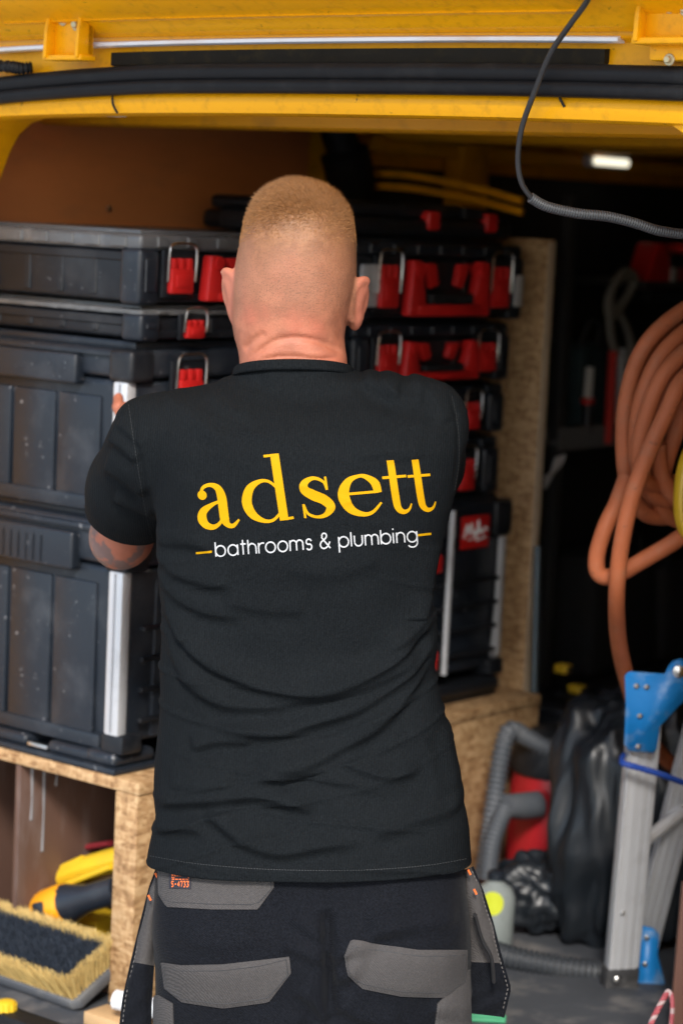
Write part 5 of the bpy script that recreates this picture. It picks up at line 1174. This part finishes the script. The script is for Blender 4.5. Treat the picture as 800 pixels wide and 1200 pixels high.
# vacuum cleaner behind, with its ribbed hose
def ribbed(o, pts, r, m, name, pitch=.008, amp=.15, n=16):
    c = crom([at(*p) for p in pts], 30); seg = np.concatenate([[0],np.cumsum(np.linalg.norm(np.diff(c,axis=0),axis=1))]); k = int(seg[-1]/pitch*5); t = np.linspace(0,seg[-1],k); c = np.stack([np.interp(t,seg,c[:,i]) for i in range(3)],1)
    b = MB(); b.tube(rel(o, c), [r*(1+amp*math.sin(i*2*math.pi/5)) for i in range(k)], n); return b.build(name, m, o, sharp=0)
DG = mat('grey ribbed vacuum hose', (.065,.073,.085), .5, var=.2, dirt=.4, dcol=(.16,.16,.165))
vc = empty('vacuum_cleaner', van(*onz(640,1075,FLZ)), 0, 'red drum vacuum cleaner half hidden behind black bags', 'vacuum cleaner')
DV = vc.location.y; cx_, cy_ = vc.location.x+.0, DV+.12
b = MB(); c = rel(vc, at(650,1045,DV+.12)); b.lathe([(.090,.0),(.098,.02),(.100,.14),(.098,.22),(.092,.255)], 40, Matrix.Translation((c[0],c[1],.001))); b.build('drum', mat('red vacuum drum', (.36,.012,.018), .35, var=.15), vc)
b = MB(); b.lathe([(.098,.256),(.102,.27),(.095,.31),(.06,.335),(.02,.34)], 40, Matrix.Translation((c[0],c[1],.0))); b.build('motor_head', BLK, vc)
b = MB(); q0 = rel(vc, at(612,945,DV)); q1 = rel(vc, at(592,945,DV-.03)); b.tube([q0+np.array([.03,.02,0]),q0,q1], [.026,.026,.022], 16); b.build('hose_port', DG, vc)
ribbed(vc, [(592,945,DV-.03),(577,985,DV-.06),(571,1030,DV-.07)], .0165, DG, 'hose')
wd = empty('vacuum_hose', at(590,900,4.3), 0, 'grey ribbed hose standing in an arch beside the chipboard', 'hose')
ribbed(wd, [(566,1030,4.32),(572,990,4.34),(580,930,4.36),(588,880,4.38),(597,857,4.40),(612,862,4.42),(640,876,4.42),(668,880,4.40),(700,884,4.38),(730,880,4.36)], .0168, DG, 'hose', .0105)
fh = empty('floor_hose', van(*onz(650,1140,FLZ)), 0, 'dark ribbed hose lying on the load floor left of the ladder foot', 'hose')
Df = fh.location.y; ribbed(fh, [(560,1110,Df+.06),(597,1122,Df+.02),(640,1131,Df),(680,1137,Df),(712,1140,Df+.02),(760,1135,Df+.06)], .0195, mat('black ribbed hose', (.028,.032,.038), .5, dirt=.4, dcol=(.12,.12,.12)), 'hose', .010)
# black rubble sacks: crumpled film
BAG = mat('black polythene film', (.008,.011,.015), .40, var=.3, vscale=6, rvar=.1, dirt=.35, dcol=(.05,.05,.055), bump=.1, bscale=30)
def sack(name, label, c, r, seed, sq=2.3):
    o = empty(name, (c[0], c[1], c[2]-r[2]), 0, label, 'bag', 'black rubble sacks'); n1, n2 = 110, 76; rg = np.random.default_rng(seed); vs, fs = [], []
    K = rg.normal(0,1,(26,3)); K /= np.linalg.norm(K,axis=1)[:,None]; fr = rg.uniform(5,26,26); ph = rg.uniform(0,6.28,26); am = .34/fr; K *= np.array([1.25,1.25,.6])
    for i in range(n2+1):
        th = math.pi*i/n2
        for j in range(n1):
            a = 2*math.pi*j/n1; d = np.array([math.sin(th)*math.cos(a), math.sin(th)*math.sin(a), math.cos(th)])
            rr = 1/((abs(d)**sq).sum())**(1/sq); w_ = (am*(1-2*np.abs(np.sin(K@d*fr*.5+ph)))).sum()*.62
            vs.append(d*rr*np.array(r)*(1+w_)+np.array([0,0,r[2]]))
    for i in range(n2):
        for j in range(n1): fs.append((i*n1+j, i*n1+(j+1)%n1, (i+1)*n1+(j+1)%n1, (i+1)*n1+j)[::-1])
    v_ = np.array(vs); v_[:,2] = np.maximum(v_[:,2], .001); mk('film', v_, fs, BAG, o); return o
q = van(*onz(684,1124,FLZ)); sack('rubble_sack', 'full black rubble sack with shiny creases standing behind the ladder', (q[0]+.085, q[1]+.13, FLZ+.235), (.165,.14,.250), 3, 3.4)
q2 = at(682,846,4.75); sack('rubble_sack', 'slumped black sack behind the vacuum hose, left of the blue ladder plate', (q2[0], q2[1]+.1, q2[2]-.06), (.115,.13,.12), 8)
q3 = at(780,985,4.55); sack('rubble_sack', 'black sack behind the ladder at the right edge', (q3[0]+.02, q3[1]+.1, q3[2]-.02), (.14,.13,.26), 5)
# crate that carries the slumped sack
cr = empty('black_crate', (q2[0], q2[1]+.12, FLZ), 0, 'black plastic crate under the slumped sack', 'crate'); h_ = q2[2]-.17-FLZ
b = MB(); b.box(-.17,.19,-.09,.22,.001,h_,.01,2); 
for k in range(5): b.box(-.16+k*.07,-.12+k*.07,-.094,-.088,.04,h_-.05,.002,1)
b.build('shell', BLK, cr); b = MB(); b.box(-.18,.20,-.10,.23,h_+.001,h_+.018,.006); b.build('rim', BLK, cr)
q4 = van(*onz(628,1108,FLZ)); sack('rubble_sack', 'small black sack slumped on the floor below the vacuum cleaner', (q4[0]+.02, q4[1]+.10, FLZ+.075), (.10,.09,.075), 12, 2.6)
# clear bottle with lime label
bt = empty('plastic_bottle', van(*onz(576,1112,FLZ)), 0, 'cloudy plastic bottle with round lime label beside the right trouser pocket', 'bottle'); Db = bt.location.y
zt = rel(bt, at(578,1022,Db))[2]; hb_ = zt
b = MB(); b.lathe([(.034,.001),(.037,.006),(.037,hb_*.68),(.030,hb_*.80),(.014,hb_*.88),(.014,hb_*.92)], 24); b.build('body', mat('cloudy plastic', (.20,.225,.22), .3, var=.2), bt)
b = MB(); b.lathe([(.016,hb_*.915),(.016,hb_),(.013,hb_+.002)], 18); b.build('cap', BLK2, bt)
zc_ = rel(bt, at(573,1052,Db))[2]; vs, fs = [], []
for r_ in (0.0001,.5,1.0):
    for k in range(24):
        a = k*2*math.pi/24; x = r_*.020*math.cos(a)-.006; z = r_*.022*math.sin(a); t = x/.0376; vs.append((.0376*math.sin(t), -.0376*math.cos(t), zc_+z))
for i in range(2):
    for k in range(24): fs.append((i*24+k, i*24+(k+1)%24, (i+1)*24+(k+1)%24, (i+1)*24+k))
mk('label', vs, fs, mat('lime label', (.50,.55,.03), .5), bt)
gr = empty('green_tray', van(*onz(566,1192,FLZ)), 0, 'green plastic tray edge on the floor under the right trouser pocket', 'tray')
b = MB(); b.box(-.05,.035,-.03,.03,.001,.008,.002); b.box(-.05,.035,-.03,-.026,.008,.014,.001); b.build('tray', mat('green plastic', (.05,.28,.14), .45), gr)

# ================================================================== deep in the van: dark racking on the left wall
def deep(name, px, py, label, cat, u=-.22): p = onu(px, py, u); return vthing(name, *p, label, cat)
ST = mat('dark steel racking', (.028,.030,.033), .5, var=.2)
us_ = -.20
zs = onu(700, 513, us_)[2]; va, vb = onu(655, 513, us_)[1], 2.75
wr = vthing('wall_racking', -.33, (va+vb)/2, FLZ, 'grey steel shelf racking in the dark behind the orange hose', 'shelf')
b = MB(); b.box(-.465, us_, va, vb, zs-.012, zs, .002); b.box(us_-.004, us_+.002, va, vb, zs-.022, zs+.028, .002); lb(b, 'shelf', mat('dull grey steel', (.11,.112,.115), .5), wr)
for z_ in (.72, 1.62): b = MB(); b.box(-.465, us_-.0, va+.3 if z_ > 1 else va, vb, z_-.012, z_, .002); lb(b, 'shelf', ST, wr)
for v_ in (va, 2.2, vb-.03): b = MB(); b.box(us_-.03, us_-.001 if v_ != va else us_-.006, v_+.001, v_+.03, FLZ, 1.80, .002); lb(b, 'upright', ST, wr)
b = MB(); b.box(-.468, -.462, va-.35, vb+.2, FLZ, 1.84, .001); lb(b, 'shade_sheet', mat('black shade backing', (.012,.013,.015), .7), wr)  # black sheet added over the deep wall, its colour stands in for shade
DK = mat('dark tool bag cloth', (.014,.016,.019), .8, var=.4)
g = vthing('red_tool', *onu(778, 340, -.24), 'red moulded tool on the upper rack above the orange hose', 'tool')
q = R3(g); a_, c_ = onu(755,338,-.24), onu(805,286,-.24)
b = MB(); v0_, v1_, z0_, z1_ = a_[1], c_[1]+.05, a_[2], c_[2]; w_ = v1_-v0_
b.prism([(v0_,z0_),(v0_+w_*.22,z1_),(v0_+w_*.42,z1_),(v0_+w_*.42,z1_-.02),(v0_+w_*.75,z1_-.02),(v0_+w_*.75,z1_),(v1_,z1_),(v1_,z0_)], 0, -.30, -.24, .006); lb(b, 'body', RED, g)
b = MB(); b.box(-.239,-.232,v0_+w_*.42,v0_+w_*.76,z1_-.055,z1_-.025,.003); lb(b, 'grip_hole', BLK, g)
b = MB(); b.box(-.239,-.234,v0_+w_*.45,v0_+w_*.58,z0_+.015,z0_+.05,.002); lb(b, 'badge', ALU, g)
b = MB(); b.box(-.32,-.22,v0_-.02,v1_,1.621,z0_-.001,.006) if z0_ > 1.63 else b.box(-.32,-.22,v0_,v1_,z0_-.03,z0_-.001,.004); lb(b, 'base', BLK, g)
g = vthing('screwdriver', *onu(688, 500, -.21), 'long screwdriver with pale shaft and red collar standing on the shelf', 'screwdriver')
b = MB(); b.tube([onu(691,430,-.21),onu(688,466,-.21)], .010, 10); lb(b, 'shaft', mat('pale plastic', (.55,.55,.53), .5), g)
b = MB(); b.tube([onu(688,466,-.21),onu(688,473,-.21)], .015, 12); lb(b, 'collar', RED, g)
b = MB(); b.tube([onu(688,473,-.21),onu(687,508,-.21)], .013, 12); lb(b, 'handle', NV, g)
g = vthing('spirit_level', *onu(714, 515, -.20), 'slim red and white level standing upright on the shelf', 'level')
b = MB(); b.tube([onu(717,412,-.21),onu(711,520,-.195)], .012, 4); lb(b, 'red_face', RED, g)
b = MB(); b.tube([onu(727,408,-.22),onu(724,500,-.21)], .011, 4); lb(b, 'white_face', mat('grey white plastic', (.38,.39,.42), .5), g)
g = vthing('cable_coil', *onu(722, 380, -.22), 'looped grey cable hanging from the upper rack', 'cable')
b = MB(); b.tube(crom([onu(x,y,-.21) for x,y in ((738,322),(722,330),(712,350),(714,372),(724,362),(738,340),(742,325),(730,318),(716,340),(713,372),(716,400),(722,415))],8), .010, 8); b.tube(crom([onu(x,y,-.215) for x,y in ((720,360),(732,380),(738,402),(736,425))],8), .009, 8); lb(b, 'coil', mat('grey flex', (.16,.155,.14), .6), g)
g = vthing('duct_coil', *onu(652, 556, -.10), 'silver coiled strap hanging beside the chipboard panel', 'coil')
b = MB()
for k in range(4): b.tube(crom([onu(x,y,-.10) for x,y in ((638,560+k*4),(648-k*1,553+k*1.5),(657-k*2.5,543),(661-k*3.0,533+k*1))],6), .004, 6)
lb(b, 'coil', ALU, g)
g = vthing('steel_pole', *onu(622, 855, .04), 'thin steel pole standing against the chipboard panel', 'pole')
b = MB(); b.tube([onu(630,640,.02),onu(625,830,.03)], .007, 8); lb(b, 'pole', mat('dull blue steel', (.10,.13,.15), .4, metal=.6), g)
g = vthing('teal_bottle', *onu(792, 515, -.30), 'teal bottle on the shelf behind the orange hose', 'bottle')
p0, p1 = onu(790,500,-.30), onu(790,478,-.30); b = MB(); b.lathe([(.025,.002),(.026,.01),(.026,.09),(.012,.115),(.012,.13)], 16, Matrix.Translation((p0[0],p0[1],zs+.001))); lb(b, 'body', mat('teal plastic', (.02,.20,.20), .4), g)
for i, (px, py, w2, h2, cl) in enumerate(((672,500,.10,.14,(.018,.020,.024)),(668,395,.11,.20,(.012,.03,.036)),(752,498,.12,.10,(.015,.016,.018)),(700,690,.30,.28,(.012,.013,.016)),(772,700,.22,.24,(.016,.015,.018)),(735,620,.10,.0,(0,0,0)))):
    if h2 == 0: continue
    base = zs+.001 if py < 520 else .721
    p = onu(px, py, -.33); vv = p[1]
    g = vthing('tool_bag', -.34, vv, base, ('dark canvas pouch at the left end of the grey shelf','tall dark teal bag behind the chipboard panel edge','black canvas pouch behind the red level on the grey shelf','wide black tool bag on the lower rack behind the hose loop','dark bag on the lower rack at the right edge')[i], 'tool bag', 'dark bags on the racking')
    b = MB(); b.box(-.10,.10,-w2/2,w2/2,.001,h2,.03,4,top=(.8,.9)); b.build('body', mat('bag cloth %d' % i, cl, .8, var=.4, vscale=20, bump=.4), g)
    b = MB(); b.tube(crom([(.06,-w2*.3,h2-.01),(.07,-w2*.2,h2+.04),(.07,w2*.2,h2+.04),(.06,w2*.3,h2-.01)],6), .007, 8); b.build('strap', DK, g)
for i, (px, py, nm) in enumerate(((660,772,'yellow tape measure lying on the dark lower rack'),(676,796,'second small yellow tool beside the tape measure'))):
    p = onu(px, py, .0); g = vthing('tape_measure', *p, nm, 'tape measure'); b = MB(); b.box(-.016,.016,-.014,.014,-.03,-.010,.006,3); b.build('body', YP, g); b = MB(); b.box(.0165,.018,-.008,.008,-.026,-.014,.002); b.build('badge', BLK, g)
g = vthing('aisle_crate', .02, onu(668,790,.0)[1]+.03, FLZ, 'dark crate in the aisle carrying small yellow tools', 'crate'); zt_ = onu(668,800,.0)[2]-.03-FLZ
b = MB(); b.box(-.10,.10,-.13,.13,.001,zt_-.002,.008,2,top=(1.05,1.05)); b.build('shell', BLK, g); b = MB(); b.box(-.112,.112,-.142,.142,zt_-.022,zt_-.0015,.004); b.build('rim', BLK, g)
